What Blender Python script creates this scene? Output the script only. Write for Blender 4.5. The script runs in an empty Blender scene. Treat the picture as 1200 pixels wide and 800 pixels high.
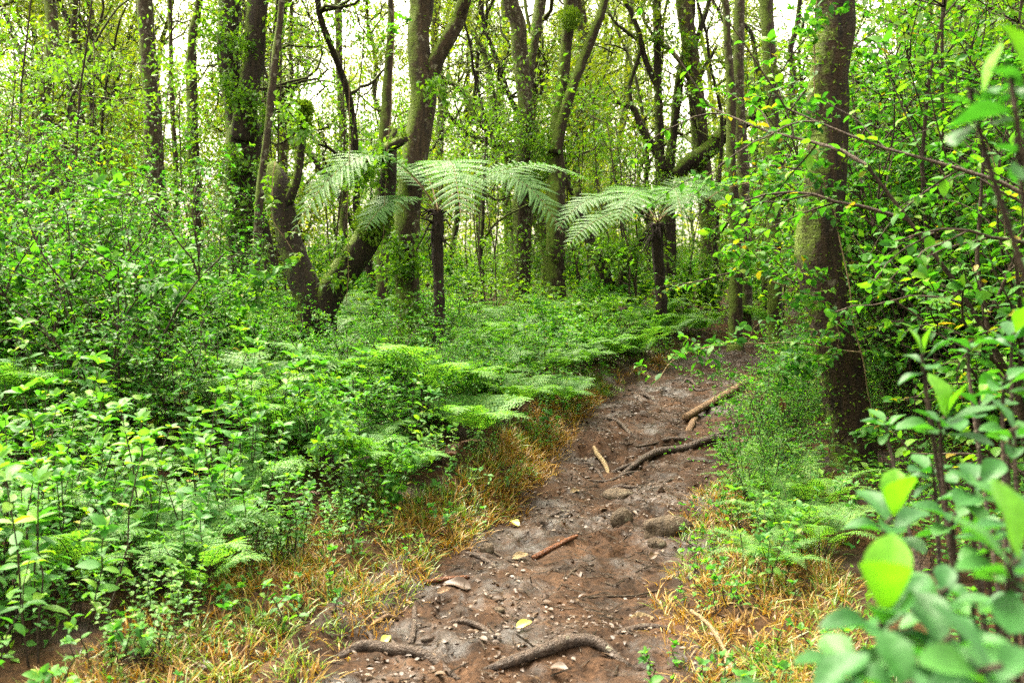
import bpy, math, random
import numpy as np
from mathutils import Vector

SC = bpy.context.scene
COL = SC.collection
R = math.radians
rng = np.random.RandomState(11)

# ------------------------------------------------------------------ camera model
FOC = 1167.0            # focal length in photograph pixels (1200 wide)
CAMZ = 1.6
PITCH = math.atan(70 / FOC)

def at(px, py, d):
    """World point seen at photo pixel (px, py) whose distance along the trail axis is d metres."""
    u = (px - 600) / FOC; v = (400 - py) / FOC
    y = math.cos(PITCH) + math.sin(PITCH) * v
    z = -math.sin(PITCH) + math.cos(PITCH) * v
    return np.array([u * d / y, d, CAMZ + z * d / y])

# ------------------------------------------------------------------ noise
def _hash(i, j, k, seed):
    n = (i * 374761393 + j * 668265263 + k * 2147483647 + seed * 1274126177) & 0xFFFFFFFF
    n = ((n ^ (n >> 13)) * 1274126177) & 0xFFFFFFFF
    n = n ^ (n >> 16)
    return (n & 0xFFFF) / 32767.5 - 1.0

def vnoise(x, y, z=0.0, seed=0):
    x, y, z = np.broadcast_arrays(np.asarray(x, float), np.asarray(y, float), np.asarray(z, float))
    xi = np.floor(x).astype(np.int64); yi = np.floor(y).astype(np.int64); zi = np.floor(z).astype(np.int64)
    fx = x - xi; fy = y - yi; fz = z - zi
    fx = fx * fx * (3 - 2 * fx); fy = fy * fy * (3 - 2 * fy); fz = fz * fz * (3 - 2 * fz)
    out = 0
    for a in (0, 1):
        for b in (0, 1):
            for c in (0, 1):
                w = (fx if a else 1 - fx) * (fy if b else 1 - fy) * (fz if c else 1 - fz)
                out = out + w * _hash(xi + a, yi + b, zi + c, seed)
    return out

def fbm(x, y, z=0.0, seed=0, octv=4):
    s = 0; a = 1.0; f = 1.0
    for o in range(octv):
        s = s + a * vnoise(x * f, y * f, np.asarray(z) * f, seed + o * 7)
        a *= .5; f *= 2.03
    return s

def sstep(a, b, x):
    t = np.clip((np.asarray(x, float) - a) / (b - a), 0, 1)
    return t * t * (3 - 2 * t)

def nrm(v):
    v = np.asarray(v, float)
    return v / np.maximum(np.linalg.norm(v, axis=-1, keepdims=True), 1e-9)

# ------------------------------------------------------------------ terrain
_zy = np.array([-60, 3, 4, 6, 8, 10, 12, 16, 24, 40, 100, 700.])
_zz = np.array([0, 0, .02, .13, .28, .45, .62, .90, 1.2, 1.5, 3.0, 9.0])
_ty = np.linspace(-60, 700, 15201)
_tz = np.interp(_ty, _zy, _zz)
_k = np.hanning(41); _k /= _k.sum()
_tz = np.convolve(np.pad(_tz, 20, mode='edge'), _k, mode='valid')
def zprof(y): return np.interp(y, _ty, _tz)

_py = np.array([-6, 0, 2, 3, 4, 5, 6, 7, 8, 9, 10, 11, 12.0, 12.9, 13.5, 13.8, 14.0])
_px = np.array([-1.2, -.6, -.3, -.17, -.05, .19, .52, .80, 1.08, 1.34, 1.66, 2.08, 2.62, 3.4, 4.6, 6.0, 9.0])
_ph = np.array([.8, .8, .74, .72, .69, .60, .55, .58, .62, .62, .62, .60, .58, .6, .65, .7, .7])
_s = np.arange(len(_py)); _ss = np.linspace(0, len(_py) - 1, 340)
PATH = np.stack([np.interp(_ss, _s, _px), np.interp(_ss, _s, _py)], 1)
for _ in range(6):
    PATH[1:-1] = .25 * PATH[:-2] + .5 * PATH[1:-1] + .25 * PATH[2:]
PHW = np.interp(_ss, _s, _ph)
PT = nrm(np.gradient(PATH, axis=0))

def lateral(x, y):
    """Signed distance to the trail's centre line (left negative) and its half width there."""
    x = np.asarray(x, float).ravel(); y = np.asarray(y, float).ravel()
    t = np.empty(len(x)); hw = np.empty(len(x))
    for i in range(0, len(x), 20000):
        dx = x[i:i+20000, None] - PATH[None, :, 0]; dy = y[i:i+20000, None] - PATH[None, :, 1]
        d2 = dx * dx + dy * dy
        k = d2.argmin(1); r = np.arange(len(k))
        cr = PT[k, 0] * dy[r, k] - PT[k, 1] * dx[r, k]
        t[i:i+20000] = np.sqrt(d2[r, k]) * np.where(cr > 0, -1, 1)
        hw[i:i+20000] = PHW[k]
    return t, hw

def ground(x, y, t=None, hw=None):
    x = np.asarray(x, float); y = np.asarray(y, float); shp = x.shape
    if t is None: t, hw = lateral(x, y)
    x = x.ravel(); y = y.ravel()
    z = zprof(y)
    e = np.abs(t) - hw
    bl = .15 + .15 * sstep(5, 6.5, y) * (1 - sstep(9, 12, y))
    bank = np.where(t < 0, bl, .10) * sstep(-.08, .42, e)
    rise = np.where(t < 0, .03, .05) * np.clip(e - .4, 0, 6) * (1 - sstep(20, 60, y))
    z = z + bank + rise
    z = z + .05 * fbm(x * .9, y * .9, 0, 3, 3) * sstep(.1, 1.0, e)
    # a step in the trail where the root crosses it
    stp = .07 * sstep(7.75, 7.95, y - .25 * (x - 1.1)) * (1 - sstep(8.2, 11, y))
    z = z + stp * (1 - sstep(-.1, .3, e))
    return z.reshape(shp)

def gz(x, y): return float(ground(np.array([x]), np.array([y]))[0])

def on_ground(px, py):
    """World point where the sight line of a photo pixel meets the ground."""
    lo = np.linspace(1.0, 60, 1500)
    p = np.array([at(px, py, d) for d in lo])
    g = ground(p[:, 0], p[:, 1])
    k = np.argmax(p[:, 2] <= g)
    return np.array([p[k, 0], p[k, 1], g[k]])

# ------------------------------------------------------------------ mesh collection
class MB:
    def __init__(s): s.v = []; s.f = []; s.n = 0
    def add(s, V, faces, mi=0):
        V = np.asarray(V, float)
        for F in faces:
            s.f.append((np.asarray(F, np.int64) + s.n, mi))
        s.v.append(V); s.n += len(V)
    def mesh(s, name, mats, smooth=True):
        me = bpy.data.meshes.new(name)
        V = np.concatenate(s.v) if s.v else np.zeros((0, 3))
        me.vertices.add(len(V)); me.vertices.foreach_set('co', V.astype(np.float32).ravel())
        tot = np.concatenate([np.full(len(F), F.shape[1]) for F, _ in s.f])
        mi = np.concatenate([np.full(len(F), m) for F, m in s.f])
        idx = np.concatenate([F.ravel() for F, _ in s.f])
        me.loops.add(len(idx)); me.loops.foreach_set('vertex_index', idx.astype(np.int32))
        me.polygons.add(len(tot))
        st = np.concatenate([[0], np.cumsum(tot)[:-1]])
        me.polygons.foreach_set('loop_start', st.astype(np.int32))
        me.polygons.foreach_set('loop_total', tot.astype(np.int32))
        me.polygons.foreach_set('material_index', mi.astype(np.int32))
        me.polygons.foreach_set('use_smooth', np.full(len(tot), smooth))
        for m in (mats if isinstance(mats, (list, tuple)) else [mats]): me.materials.append(m)
        me.update(calc_edges=True)
        return me

def link(name, data, parent=None, loc=None):
    o = bpy.data.objects.new(name, data); COL.objects.link(o)
    if parent is not None: o.parent = parent
    if loc is not None: o.location = loc
    return o

def tag(o, label=None, cat=None, group=None, kind=None):
    if label: o['label'] = label
    if cat: o['category'] = cat
    if group: o['group'] = group
    if kind: o['kind'] = kind
    return o

def copy_tree(o, parent=None):
    c = o.copy(); COL.objects.link(c)
    if parent is not None: c.parent = parent
    for ch in list(o.children): copy_tree(ch, c)
    return c

# ------------------------------------------------------------------ curves, tubes, branches
def resample(pts, rad, step):
    pts = np.asarray(pts, float); rad = np.asarray(rad, float)
    P = np.vstack([2 * pts[0] - pts[1], pts, 2 * pts[-1] - pts[-2]])
    out = []; ro = []
    for i in range(len(pts) - 1):
        p0, p1, p2, p3 = P[i], P[i+1], P[i+2], P[i+3]
        n = max(2, int(np.linalg.norm(p2 - p1) / step))
        t = np.linspace(0, 1, n, endpoint=False)[:, None]
        out.append(.5 * (2*p1 + (p2-p0)*t + (2*p0-5*p1+4*p2-p3)*t*t + (3*p1-p0-3*p2+p3)*t**3))
        ro.append(rad[i] + (rad[i+1] - rad[i]) * t[:, 0])
    out.append(pts[-1:]); ro.append(rad[-1:])
    return np.vstack(out), np.concatenate(ro)

def tube(mb, pts, rad, sides=8, step=None, amp=.0, freq=6., seed=0, mi=0, capped=True):
    if step: pts, rad = resample(pts, rad, step)
    pts = np.asarray(pts, float); rad = np.asarray(rad, float)
    T = nrm(np.gradient(pts, axis=0))
    a = np.array([1., 0, 0]) if abs(T[0, 0]) < .8 else np.array([0, 1., 0])
    N = np.empty_like(pts)
    n = nrm(a - T[0] * a.dot(T[0]))
    for i in range(len(pts)):
        n = n - T[i] * n.dot(T[i]); n = n / max(np.linalg.norm(n), 1e-9); N[i] = n
    B = np.cross(T, N)
    an = np.linspace(0, 2 * math.pi, sides, endpoint=False)
    ca, sa = np.cos(an), np.sin(an)
    dirs = N[:, None] * ca[None, :, None] + B[:, None] * sa[None, :, None]
    rr = np.repeat(rad[:, None], sides, 1)
    if amp:
        L = np.concatenate([[0], np.cumsum(np.linalg.norm(np.diff(pts, axis=0), axis=1))])
        nz = fbm(ca[None] * 1.7 + 5, sa[None] * 1.7 + 5, L[:, None] * freq * .35, seed, 3)
        nz2 = vnoise(ca[None] * 6, sa[None] * 6, L[:, None] * freq, seed + 3)
        rr = rr * (.95 + amp * .8 * nz + amp * .4 * nz2)
    V = (pts[:, None] + dirs * rr[..., None]).reshape(-1, 3)
    n = len(pts)
    i = np.arange(n - 1)[:, None] * sides; j = np.arange(sides)[None]; j2 = (j + 1) % sides
    F = np.stack([i + j, i + j2, i + sides + j2, i + sides + j], -1).reshape(-1, 4)
    faces = [F]
    if capped:
        V = np.vstack([V, pts[:1], pts[-1:]])
        jj = np.arange(sides)
        faces.append(np.stack([np.full(sides, n * sides), (jj + 1) % sides, jj], 1))
        faces.append(np.stack([np.full(sides, n * sides + 1), (n-1)*sides + jj, (n-1)*sides + (jj + 1) % sides], 1))
    mb.add(V, faces, mi)

def grow(mb, p, d, length, r, depth, rg, sites, wander=.30, up=.05, nch=(2, 4), sides=5, steps=7):
    """A crooked branch with side branches; SITES collects (point, direction) where leaves sit."""
    pts = [np.array(p, float)]; d = nrm(d); dirs = [d]
    for i in range(steps):
        d = nrm(d + rg.normal(0, wander, 3) + np.array([0, 0, up]))
        pts.append(pts[-1] + d * length / steps); dirs.append(d)
    rad = np.linspace(r, r * .35, steps + 1)
    tube(mb, pts, rad, max(3, sides), amp=.10 if r > .02 else 0, seed=rg.randint(999))
    if depth > 0:
        for c in range(rg.randint(nch[0], nch[1] + 1)):
            k = rg.randint(2, steps + 1)
            dd = nrm(dirs[k] + rg.normal(0, .75, 3))
            grow(mb, pts[k], dd, length * rg.uniform(.4, .65), rad[k] * .7, depth - 1, rg, sites, wander, up, nch, sides - 1, max(4, steps - 1))
    if depth <= 1:
        for k in range(2 if depth else 1, steps + 1):
            sites.append((pts[k], dirs[k]))

# ------------------------------------------------------------------ leaves
def T_diamond():
    V = np.array([[0, 0, 0], [.5, .42, .10], [0, 1, -.08], [-.5, .42, .10]])
    return V, [np.array([[0, 1, 2], [0, 2, 3]])]

def T_ovate():
    V = np.array([[0, 0, 0],
                  [.40, .22, .07], [0, .24, 0], [-.40, .22, .07],
                  [.50, .50, .06], [0, .54, -.01], [-.50, .50, .06],
                  [.30, .79, .0], [0, .82, -.05], [-.30, .79, .0],
                  [0, 1, -.16]])
    return V, [np.array([[0, 1, 2], [0, 2, 3], [7, 10, 8], [8, 10, 9]]),
               np.array([[1, 4, 5, 2], [2, 5, 6, 3], [4, 7, 8, 5], [5, 8, 9, 6]])]

def T_big(kind='obovate', nst=11, fold=.10, curl=.07):
    """A large leaf with a folded midrib, curled sides and a short stalk."""
    ys = np.linspace(0, 1, nst); V = []
    for y in ys:
        if kind == 'obovate': w = .5 * (max(0, math.sin(math.pi * min(1, y ** 1.45 * 1.0))) ** .75) + .02
        else: w = .5 * (math.sin(math.pi * y ** .82) ** .8 if 0 < y < 1 else 0) + .012
        for x in (-1, -.55, 0, .55, 1):
            V.append([x * w, y, fold * abs(x) * w * 2 - curl * y * y - .03 * x * x * math.sin(y * 9)])
    i = np.arange(nst - 1)[:, None] * 5; j = np.arange(4)[None]
    F = np.stack([i + j, i + j + 1, i + j + 6, i + j + 5], -1).reshape(-1, 4)
    return np.array(V), [F]

DIA, OVA = T_diamond(), T_ovate()
BIG, BIGO = T_big(), T_big('ovate')
def T_blade():
    V = np.array([[-.5, 0, 0], [.5, 0, 0], [-.42, .4, .02], [.42, .4, .02], [-.3, .74, -.09], [.3, .74, -.09], [0, 1, -.27]])
    return V, [np.array([[4, 5, 6]]), np.array([[0, 1, 3, 2], [2, 3, 5, 4]])]
BLADE = T_blade()

def leaves(mb, o, d, n, L, W, tpl=DIA, mi=0, rg=rng):
    """Many leaves: O base, D pointing direction, N face normal, L length, W width."""
    o = np.asarray(o, float); k = len(o)
    if k == 0: return
    d = nrm(d); n = np.asarray(n, float)
    s = nrm(np.cross(d, n)); n = np.cross(s, d)
    L = np.broadcast_to(L, k)[:, None, None]; W = np.broadcast_to(W, k)[:, None, None]
    V0, F = tpl
    q = rg.uniform(.4, 1.7, (k, 1, 1))
    V = o[:, None] + V0[None, :, 0:1] * W * s[:, None] + V0[None, :, 1:2] * L * d[:, None] + V0[None, :, 2:3] * L * n[:, None] * q
    off = (np.arange(k) * len(V0))[:, None, None]
    mb.add(V.reshape(-1, 3), [(f[None] + off).reshape(-1, f.shape[1]) for f in F], mi)

def cluster(mb, sites, per, spread, L, rg, tpl=DIA, ratio=.5, flat=.55, mi=0):
    """Leaves scattered in small bunches round branch sites, mostly facing the sky."""
    if not sites: return
    P = np.array([s[0] for s in sites]); D = np.array([s[1] for s in sites])
    k = len(P) * per
    P = np.repeat(P, per, 0) + rg.normal(0, spread, (k, 3)) * [1, 1, .7]
    D = nrm(np.repeat(D, per, 0) * .6 + rg.normal(0, .6, (k, 3)) + [0, 0, -.12])
    N = nrm(rg.normal(0, flat, (k, 3)) + [0, 0, 1])
    ll = L * rg.uniform(.6, 1.25, k)
    leaves(mb, P, D, N, ll, ll * ratio, tpl, mi, rg)

# ------------------------------------------------------------------ materials
def nodes_of(name):
    m = bpy.data.materials.new(name); m.use_nodes = True
    nt = m.node_tree; nt.nodes.clear()
    return m, nt, nt.nodes, nt.links

def ramp(N, stops):
    r = N.new('ShaderNodeValToRGB'); e = r.color_ramp.elements
    while len(e) < len(stops): e.new(.5)
    for i, (p, c) in enumerate(stops): e[i].position = p; e[i].color = (*c, 1)
    return r

def leaf_mat(name, cols, trans, tfac=.38, rough=.36, vein=False, spec=.5, wear=False):
    """Leaf surface: reflective upper side with a hue of its own per leaf, light passing through."""
    m, nt, N, K = nodes_of(name)
    g = N.new('ShaderNodeNewGeometry'); oi = N.new('ShaderNodeObjectInfo')
    st = [(i / (len(cols) - 1), c) for i, c in enumerate(cols)]
    if wear: st = [(p * .89, c) for p, c in st] + [(.95, (.20, .16, .02)), (1.0, (.10, .05, .015))]
    r = ramp(N, st)
    mx = N.new('ShaderNodeMath'); mx.operation = 'MULTIPLY_ADD'; mx.inputs[1].default_value = .18; 
    sub = N.new('ShaderNodeMath'); sub.operation = 'MULTIPLY'; sub.inputs[1].default_value = .80
    K.new(g.outputs['Random Per Island'], sub.inputs[0])
    K.new(oi.outputs['Random'], mx.inputs[0]); K.new(sub.outputs[0], mx.inputs[2])
    K.new(mx.outputs[0], r.inputs[0])
    col = r.outputs[0]
    tc = N.new('ShaderNodeTexCoord'); nz = N.new('ShaderNodeTexNoise'); nz.inputs['Scale'].default_value = 60
    K.new(tc.outputs['Object'], nz.inputs['Vector'])
    mixn = N.new('ShaderNodeMix'); mixn.data_type = 'RGBA'; mixn.blend_type = 'MULTIPLY'; mixn.inputs[0].default_value = .45
    rr = ramp(N, [(.3, (.55, .6, .5)), (.7, (1.15, 1.12, 1.0))]); K.new(nz.outputs['Fac'], rr.inputs[0])
    K.new(col, mixn.inputs[6]); K.new(rr.outputs[0], mixn.inputs[7]); col = mixn.outputs[2]
    p = N.new('ShaderNodeBsdfPrincipled'); K.new(col, p.inputs['Base Color'])
    p.inputs['Roughness'].default_value = rough; p.inputs['Specular IOR Level'].default_value = spec
    t = N.new('ShaderNodeBsdfTranslucent')
    tm = N.new('ShaderNodeMix'); tm.data_type = 'RGBA'; tm.blend_type = 'MULTIPLY'; tm.inputs[0].default_value = 1
    tm.inputs[7].default_value = (*trans, 1); K.new(col, tm.inputs[6]); K.new(tm.outputs[2], t.inputs['Color'])
    mix = N.new('ShaderNodeMixShader'); mix.inputs[0].default_value = tfac
    K.new(p.outputs[0], mix.inputs[1]); K.new(t.outputs[0], mix.inputs[2])
    if vein:
        nb = N.new('ShaderNodeTexNoise'); nb.inputs['Scale'].default_value = 90; K.new(tc.outputs['Object'], nb.inputs['Vector'])
        b = N.new('ShaderNodeBump'); b.inputs['Strength'].default_value = .35; b.inputs['Distance'].default_value = .004
        K.new(nb.outputs['Fac'], b.inputs['Height']); K.new(b.outputs[0], p.inputs['Normal'])
    out = N.new('ShaderNodeOutputMaterial'); K.new(mix.outputs[0], out.inputs[0])
    return m

def bark_mat(name, dark, light, moss=.4, lichen=.2, scale=9., mosscol=(.095, .140, .016), rough=.8, lcol=(.20, .19, .13)):
    m, nt, N, K = nodes_of(name)
    tc = N.new('ShaderNodeTexCoord'); mp = N.new('ShaderNodeMapping'); mp.inputs['Scale'].default_value = (1, 1, .22)
    K.new(tc.outputs['Object'], mp.inputs['Vector'])
    n1 = N.new('ShaderNodeTexNoise'); n1.inputs['Scale'].default_value = scale * 3; n1.inputs['Detail'].default_value = 8; n1.inputs['Roughness'].default_value = .7
    K.new(mp.outputs[0], n1.inputs['Vector'])
    r1 = ramp(N, [(.33, dark), (.68, light)]); K.new(n1.outputs['Fac'], r1.inputs[0])
    # lichen blotches
    n2 = N.new('ShaderNodeTexNoise'); n2.inputs['Scale'].default_value = scale * 1.3; n2.inputs['Detail'].default_value = 5; n2.inputs['Roughness'].default_value = .65
    K.new(tc.outputs['Object'], n2.inputs['Vector'])
    r2 = ramp(N, [(.66 - .28 * lichen, (0, 0, 0)), (.70 - .20 * lichen, (1, 1, 1))]); K.new(n2.outputs['Fac'], r2.inputs[0])
    ml = N.new('ShaderNodeMix'); ml.data_type = 'RGBA'
    lf = N.new('ShaderNodeMath'); lf.operation = 'MULTIPLY'; lf.inputs[1].default_value = min(1, .35 + lichen)
    K.new(r2.outputs[0], lf.inputs[0]); K.new(lf.outputs[0], ml.inputs[0]); K.new(r1.outputs[0], ml.inputs[6]); ml.inputs[7].default_value = (*lcol, 1)
    # moss: patches, thicker on surfaces facing up and on one flank
    n3 = N.new('ShaderNodeTexNoise'); n3.inputs['Scale'].default_value = scale * .35; n3.inputs['Detail'].default_value = 9; n3.inputs['Roughness'].default_value = .72
    K.new(tc.outputs['Object'], n3.inputs['Vector'])
    g = N.new('ShaderNodeNewGeometry'); dt = N.new('ShaderNodeVectorMath'); dt.operation = 'DOT_PRODUCT'
    dt.inputs[1].default_value = (-.22, -.02, .42); K.new(g.outputs['Normal'], dt.inputs[0])
    if moss < 0: mosscol = light
    ad = N.new('ShaderNodeMath'); ad.operation = 'ADD'; K.new(n3.outputs['Fac'], ad.inputs[0]); K.new(dt.outputs['Value'], ad.inputs[1])
    r3 = ramp(N, [(.78 - .42 * max(0, moss), (0, 0, 0)), (.90 - .38 * max(0, moss), ((0, 0, 0) if moss < 0 else (1, 1, 1)))]); K.new(ad.outputs[0], r3.inputs[0])
    n4 = N.new('ShaderNodeTexNoise'); n4.inputs['Scale'].default_value = scale * 8; n4.inputs['Detail'].default_value = 3; K.new(tc.outputs['Object'], n4.inputs['Vector'])
    rm = ramp(N, [(.3, tuple(c * .45 for c in mosscol)), (.7, tuple(c * 1.5 for c in mosscol))]); K.new(n4.outputs['Fac'], rm.inputs[0])
    mm = N.new('ShaderNodeMix'); mm.data_type = 'RGBA'; K.new(r3.outputs[0], mm.inputs[0]); K.new(ml.outputs[2], mm.inputs[6]); K.new(rm.outputs[0], mm.inputs[7])
    p = N.new('ShaderNodeBsdfPrincipled'); K.new(mm.outputs[2], p.inputs['Base Color']); p.inputs['Roughness'].default_value = rough
    p.inputs['Specular IOR Level'].default_value = .25
    b = N.new('ShaderNodeBump'); b.inputs['Strength'].default_value = .9; b.inputs['Distance'].default_value = .025
    hb = N.new('ShaderNodeMath'); hb.operation = 'ADD'; K.new(n1.outputs['Fac'], hb.inputs[0]); K.new(n4.outputs['Fac'], hb.inputs[1])
    K.new(hb.outputs[0], b.inputs['Height']); K.new(b.outputs[0], p.inputs['Normal'])
    out = N.new('ShaderNodeOutputMaterial'); K.new(p.outputs[0], out.inputs[0])
    return m

def soil_mat(name, stops, scale, wet=.0, dist=.02, speck=None):
    m, nt, N, K = nodes_of(name)
    tc = N.new('ShaderNodeTexCoord')
    n1 = N.new('ShaderNodeTexNoise'); n1.inputs['Scale'].default_value = scale; n1.inputs['Detail'].default_value = 10; n1.inputs['Roughness'].default_value = .72
    K.new(tc.outputs['Object'], n1.inputs['Vector'])
    r1 = ramp(N, stops); K.new(n1.outputs['Fac'], r1.inputs[0]); col = r1.outputs[0]
    n5 = N.new('ShaderNodeTexNoise'); n5.inputs['Scale'].default_value = scale * 14; n5.inputs['Detail'].default_value = 4; K.new(tc.outputs['Object'], n5.inputs['Vector'])
    ms = N.new('ShaderNodeMix'); ms.data_type = 'RGBA'; ms.blend_type = 'MULTIPLY'; ms.inputs[0].default_value = .8
    r5 = ramp(N, [(.32, (.35, .33, .33)), (.62, (1.25, 1.22, 1.2))]); K.new(n5.outputs['Fac'], r5.inputs[0])
    K.new(col, ms.inputs[6]); K.new(r5.outputs[0], ms.inputs[7]); col = ms.outputs[2]
    p = N.new('ShaderNodeBsdfPrincipled'); K.new(col, p.inputs['Base Color'])
    n2 = N.new('ShaderNodeTexNoise'); n2.inputs['Scale'].default_value = 2.2; n2.inputs['Detail'].default_value = 6; n2.inputs['Roughness'].default_value = .65
    K.new(tc.outputs['Object'], n2.inputs['Vector'])
    r2 = ramp(N, [(.42, (.95 - .15 * wet,) * 3), (.66, (.95 - .60 * wet,) * 3)]); K.new(n2.outputs['Fac'], r2.inputs[0])
    K.new(r2.outputs[0], p.inputs['Roughness']); p.inputs['Specular IOR Level'].default_value = .25 - .15 * wet
    if wet:
        r6 = ramp(N, [(.50, (.08, .08, .08)), (.66, (.42, .42, .42))]); K.new(n2.outputs['Fac'], r6.inputs[0]); K.new(r6.outputs[0], p.inputs['Specular IOR Level'])
        dk = N.new('ShaderNodeMix'); dk.data_type = 'RGBA'; dk.blend_type = 'MULTIPLY'; dk.inputs[0].default_value = 1
        r7 = ramp(N, [(.42, (1.1, 1.1, 1.1)), (.64, (.60, .60, .62))]); K.new(n2.outputs['Fac'], r7.inputs[0]); K.new(col, dk.inputs[6]); K.new(r7.outputs[0], dk.inputs[7]); K.new(dk.outputs[2], p.inputs['Base Color'])
    b = N.new('ShaderNodeBump'); b.inputs['Strength'].default_value = .8; b.inputs['Distance'].default_value = dist
    hb = N.new('ShaderNodeMath'); hb.operation = 'MULTIPLY_ADD'; hb.inputs[1].default_value = .35
    K.new(n5.outputs['Fac'], hb.inputs[0]); K.new(n1.outputs['Fac'], hb.inputs[2])
    K.new(hb.outputs[0], b.inputs['Height']); K.new(b.outputs[0], p.inputs['Normal'])
    out = N.new('ShaderNodeOutputMaterial'); K.new(p.outputs[0], out.inputs[0])
    return m

M = {}
M['shrub'] = leaf_mat('shrub_leaf', [(.020, .088, .013), (.038, .138, .018), (.060, .180, .022), (.125, .245, .020)], (1.6, 1.75, .45), .44, .52, spec=.13, wear=True)
M['herb'] = leaf_mat('herb_leaf', [(.028, .118, .020), (.048, .170, .029), (.078, .220, .034), (.150, .280, .026)], (1.6, 1.75, .45), .44, .50, spec=.22, wear=True)
M['fern'] = leaf_mat('fern_leaf', [(.048, .150, .030), (.074, .198, .040), (.105, .235, .044), (.150, .260, .040)], (1.6, 1.7, .5), .42, .55, spec=.25)
M['treefern'] = leaf_mat('tree_fern_leaf', [(.062, .160, .042), (.085, .195, .052), (.112, .22, .056)], (1.3, 1.55, .5), .38, .55, spec=.3)
M['far'] = leaf_mat('canopy_leaf', [(.052, .096, .009), (.085, .140, .011), (.125, .178, .013), (.195, .230, .022)], (1.75, 1.7, .45), .48, .5, spec=.3)
M['mid'] = leaf_mat('sapling_leaf', [(.038, .112, .012), (.064, .158, .016), (.095, .200, .019), (.155, .245, .022)], (1.7, 1.75, .45), .45, .5, spec=.25)
M['thicket'] = leaf_mat('thicket_leaf', [(.018, .086, .013), (.034, .132, .018), (.056, .178, .022), (.125, .250, .022)], (1.6, 1.8, .45), .44, .50, spec=.15, wear=True)
M['young'] = leaf_mat('young_leaf', [(.085, .27, .014), (.12, .31, .018)], (1.25, 1.3, .4), .34, .45, True, spec=.25)
M['glossy'] = leaf_mat('mature_glossy_leaf', [(.014, .075, .018), (.028, .112, .024), (.050, .160, .026)], (1.4, 1.7, .4), .36, .50, True, spec=.22)
M['dry'] = leaf_mat('dry_leaf', [(.018, .008, .003), (.040, .019, .008), (.060, .032, .014), (.095, .058, .028)], (1, .8, .5), .15, .55)
M['yellow'] = leaf_mat('yellow_leaf', [(.42, .46, .05), (.55, .50, .08)], (1, 1, .4), .25, .45)
M['straw'] = leaf_mat('dry_grass_blade', [(.100, .044, .008), (.22, .112, .013), (.31, .190, .020), (.22, .22, .020)], (1.2, 1.0, .5), .30, .5)
M['grass'] = leaf_mat('green_grass_blade', [(.060, .145, .014), (.11, .20, .02), (.20, .26, .028)], (1.4, 1.4, .5), .35, .42)
M['brownfern'] = leaf_mat('withered_fern_leaf', [(.06, .024, .012), (.11, .048, .020), (.16, .085, .035)], (1, .8, .5), .2, .6)
M['mossleaf'] = leaf_mat('moss_tuft', [(.060, .130, .010), (.11, .20, .014), (.17, .26, .02)], (1.4, 1.4, .4), .25, .7, spec=.2)
M['bark_dark'] = bark_mat('dark_mossy_bark', (.006, .004, .003), (.034, .022, .013), .42, .10)
M['bark_big'] = bark_mat('brown_mossy_bark', (.0036, .0021, .0011), (.046, .027, .012), .32, .12, 8)
M['bark_mossy'] = bark_mat('green_mossy_bark', (.009, .006, .003), (.05, .034, .018), .74, .18)
M['bark_brown'] = bark_mat('brown_bark', (.007, .0045, .0028), (.058, .037, .018), .60, .25)
M['bark_lichen'] = bark_mat('lichen_bark', (.010, .007, .004), (.065, .044, .024), .50, .44, 14)
M['bark_far'] = bark_mat('far_bark', (.012, .008, .004), (.07, .050, .024), .60, .30, 8)
M['stem'] = bark_mat('woody_stem', (.016, .011, .007), (.07, .048, .028), -1, .1, 14)
M['palestem'] = bark_mat('pale_stem', (.10, .066, .030), (.28, .21, .11), -1, .1, 14)
M['root'] = bark_mat('root_wood', (.016, .010, .007), (.085, .058, .042), -1, .15, 12, rough=.55)
M['log'] = bark_mat('log_wood', (.05, .028, .015), (.20, .125, .066), -1, .1, 8)
M['redwood'] = bark_mat('wet_red_wood', (.05, .015, .007), (.20, .075, .026), -1, .0, 14, rough=.4)
M['fernbark'] = bark_mat('tree_fern_trunk', (.006, .004, .003), (.04, .024, .014), -1, .0, 22)
M['rock'] = bark_mat('mossy_stone', (.022, .015, .009), (.100, .072, .044), -1, .25, 10, mosscol=(.055, .050, .014))
M['mud'] = soil_mat('wet_mud', [(.32, (.0060, .0031, .0014)), (.46, (.022, .0115, .0055)), (.58, (.043, .0232, .0122)), (.76, (.080, .048, .028))], 3.4, 1.0, .034)
M['floor'] = soil_mat('forest_soil', [(.3, (.010, .006, .003)), (.5, (.036, .019, .008)), (.7, (.066, .038, .014))], 4, .1, .04)

# ------------------------------------------------------------------ ground and trail
def geo(a, b, n): return a * (b / a) ** np.linspace(0, 1, n)
xs = np.concatenate([-geo(10, 700, 28)[::-1], np.arange(-9.9, 9.95, .11), geo(10, 700, 28)])
ys = np.concatenate([-geo(4, 300, 14)[::-1], np.arange(-3.9, 20, .11), geo(20.1, 700, 40)])
X, Y = np.meshgrid(xs, ys)
t, hw = lateral(X, Y)
Z = ground(X, Y, t, hw) - (.09 * (1 - sstep(.02, .22, np.abs(t) - hw)) * ((Y.ravel() > 1.2))).reshape(X.shape)
def sheet(name, X, Y, Z, mat, keep=None):
    ny, nx = X.shape
    i = np.arange(ny - 1)[:, None] * nx; j = np.arange(nx - 1)[None]
    F = np.stack([i + j, i + j + 1, i + nx + j + 1, i + nx + j], -1).reshape(-1, 4)
    V = np.stack([X, Y, Z], -1).reshape(-1, 3)
    if keep is not None:
        kf = keep.ravel()[F].all(1); F = F[kf]
        used = np.unique(F); mp = np.zeros(len(V), int); mp[used] = np.arange(len(used)); V = V[used]; F = mp[F]
    mb = MB(); mb.add(V, [F])
    return link(name, mb.mesh(name, mat))
tag(sheet('forest_floor', X, Y, Z, M['floor']), kind='structure')

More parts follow.
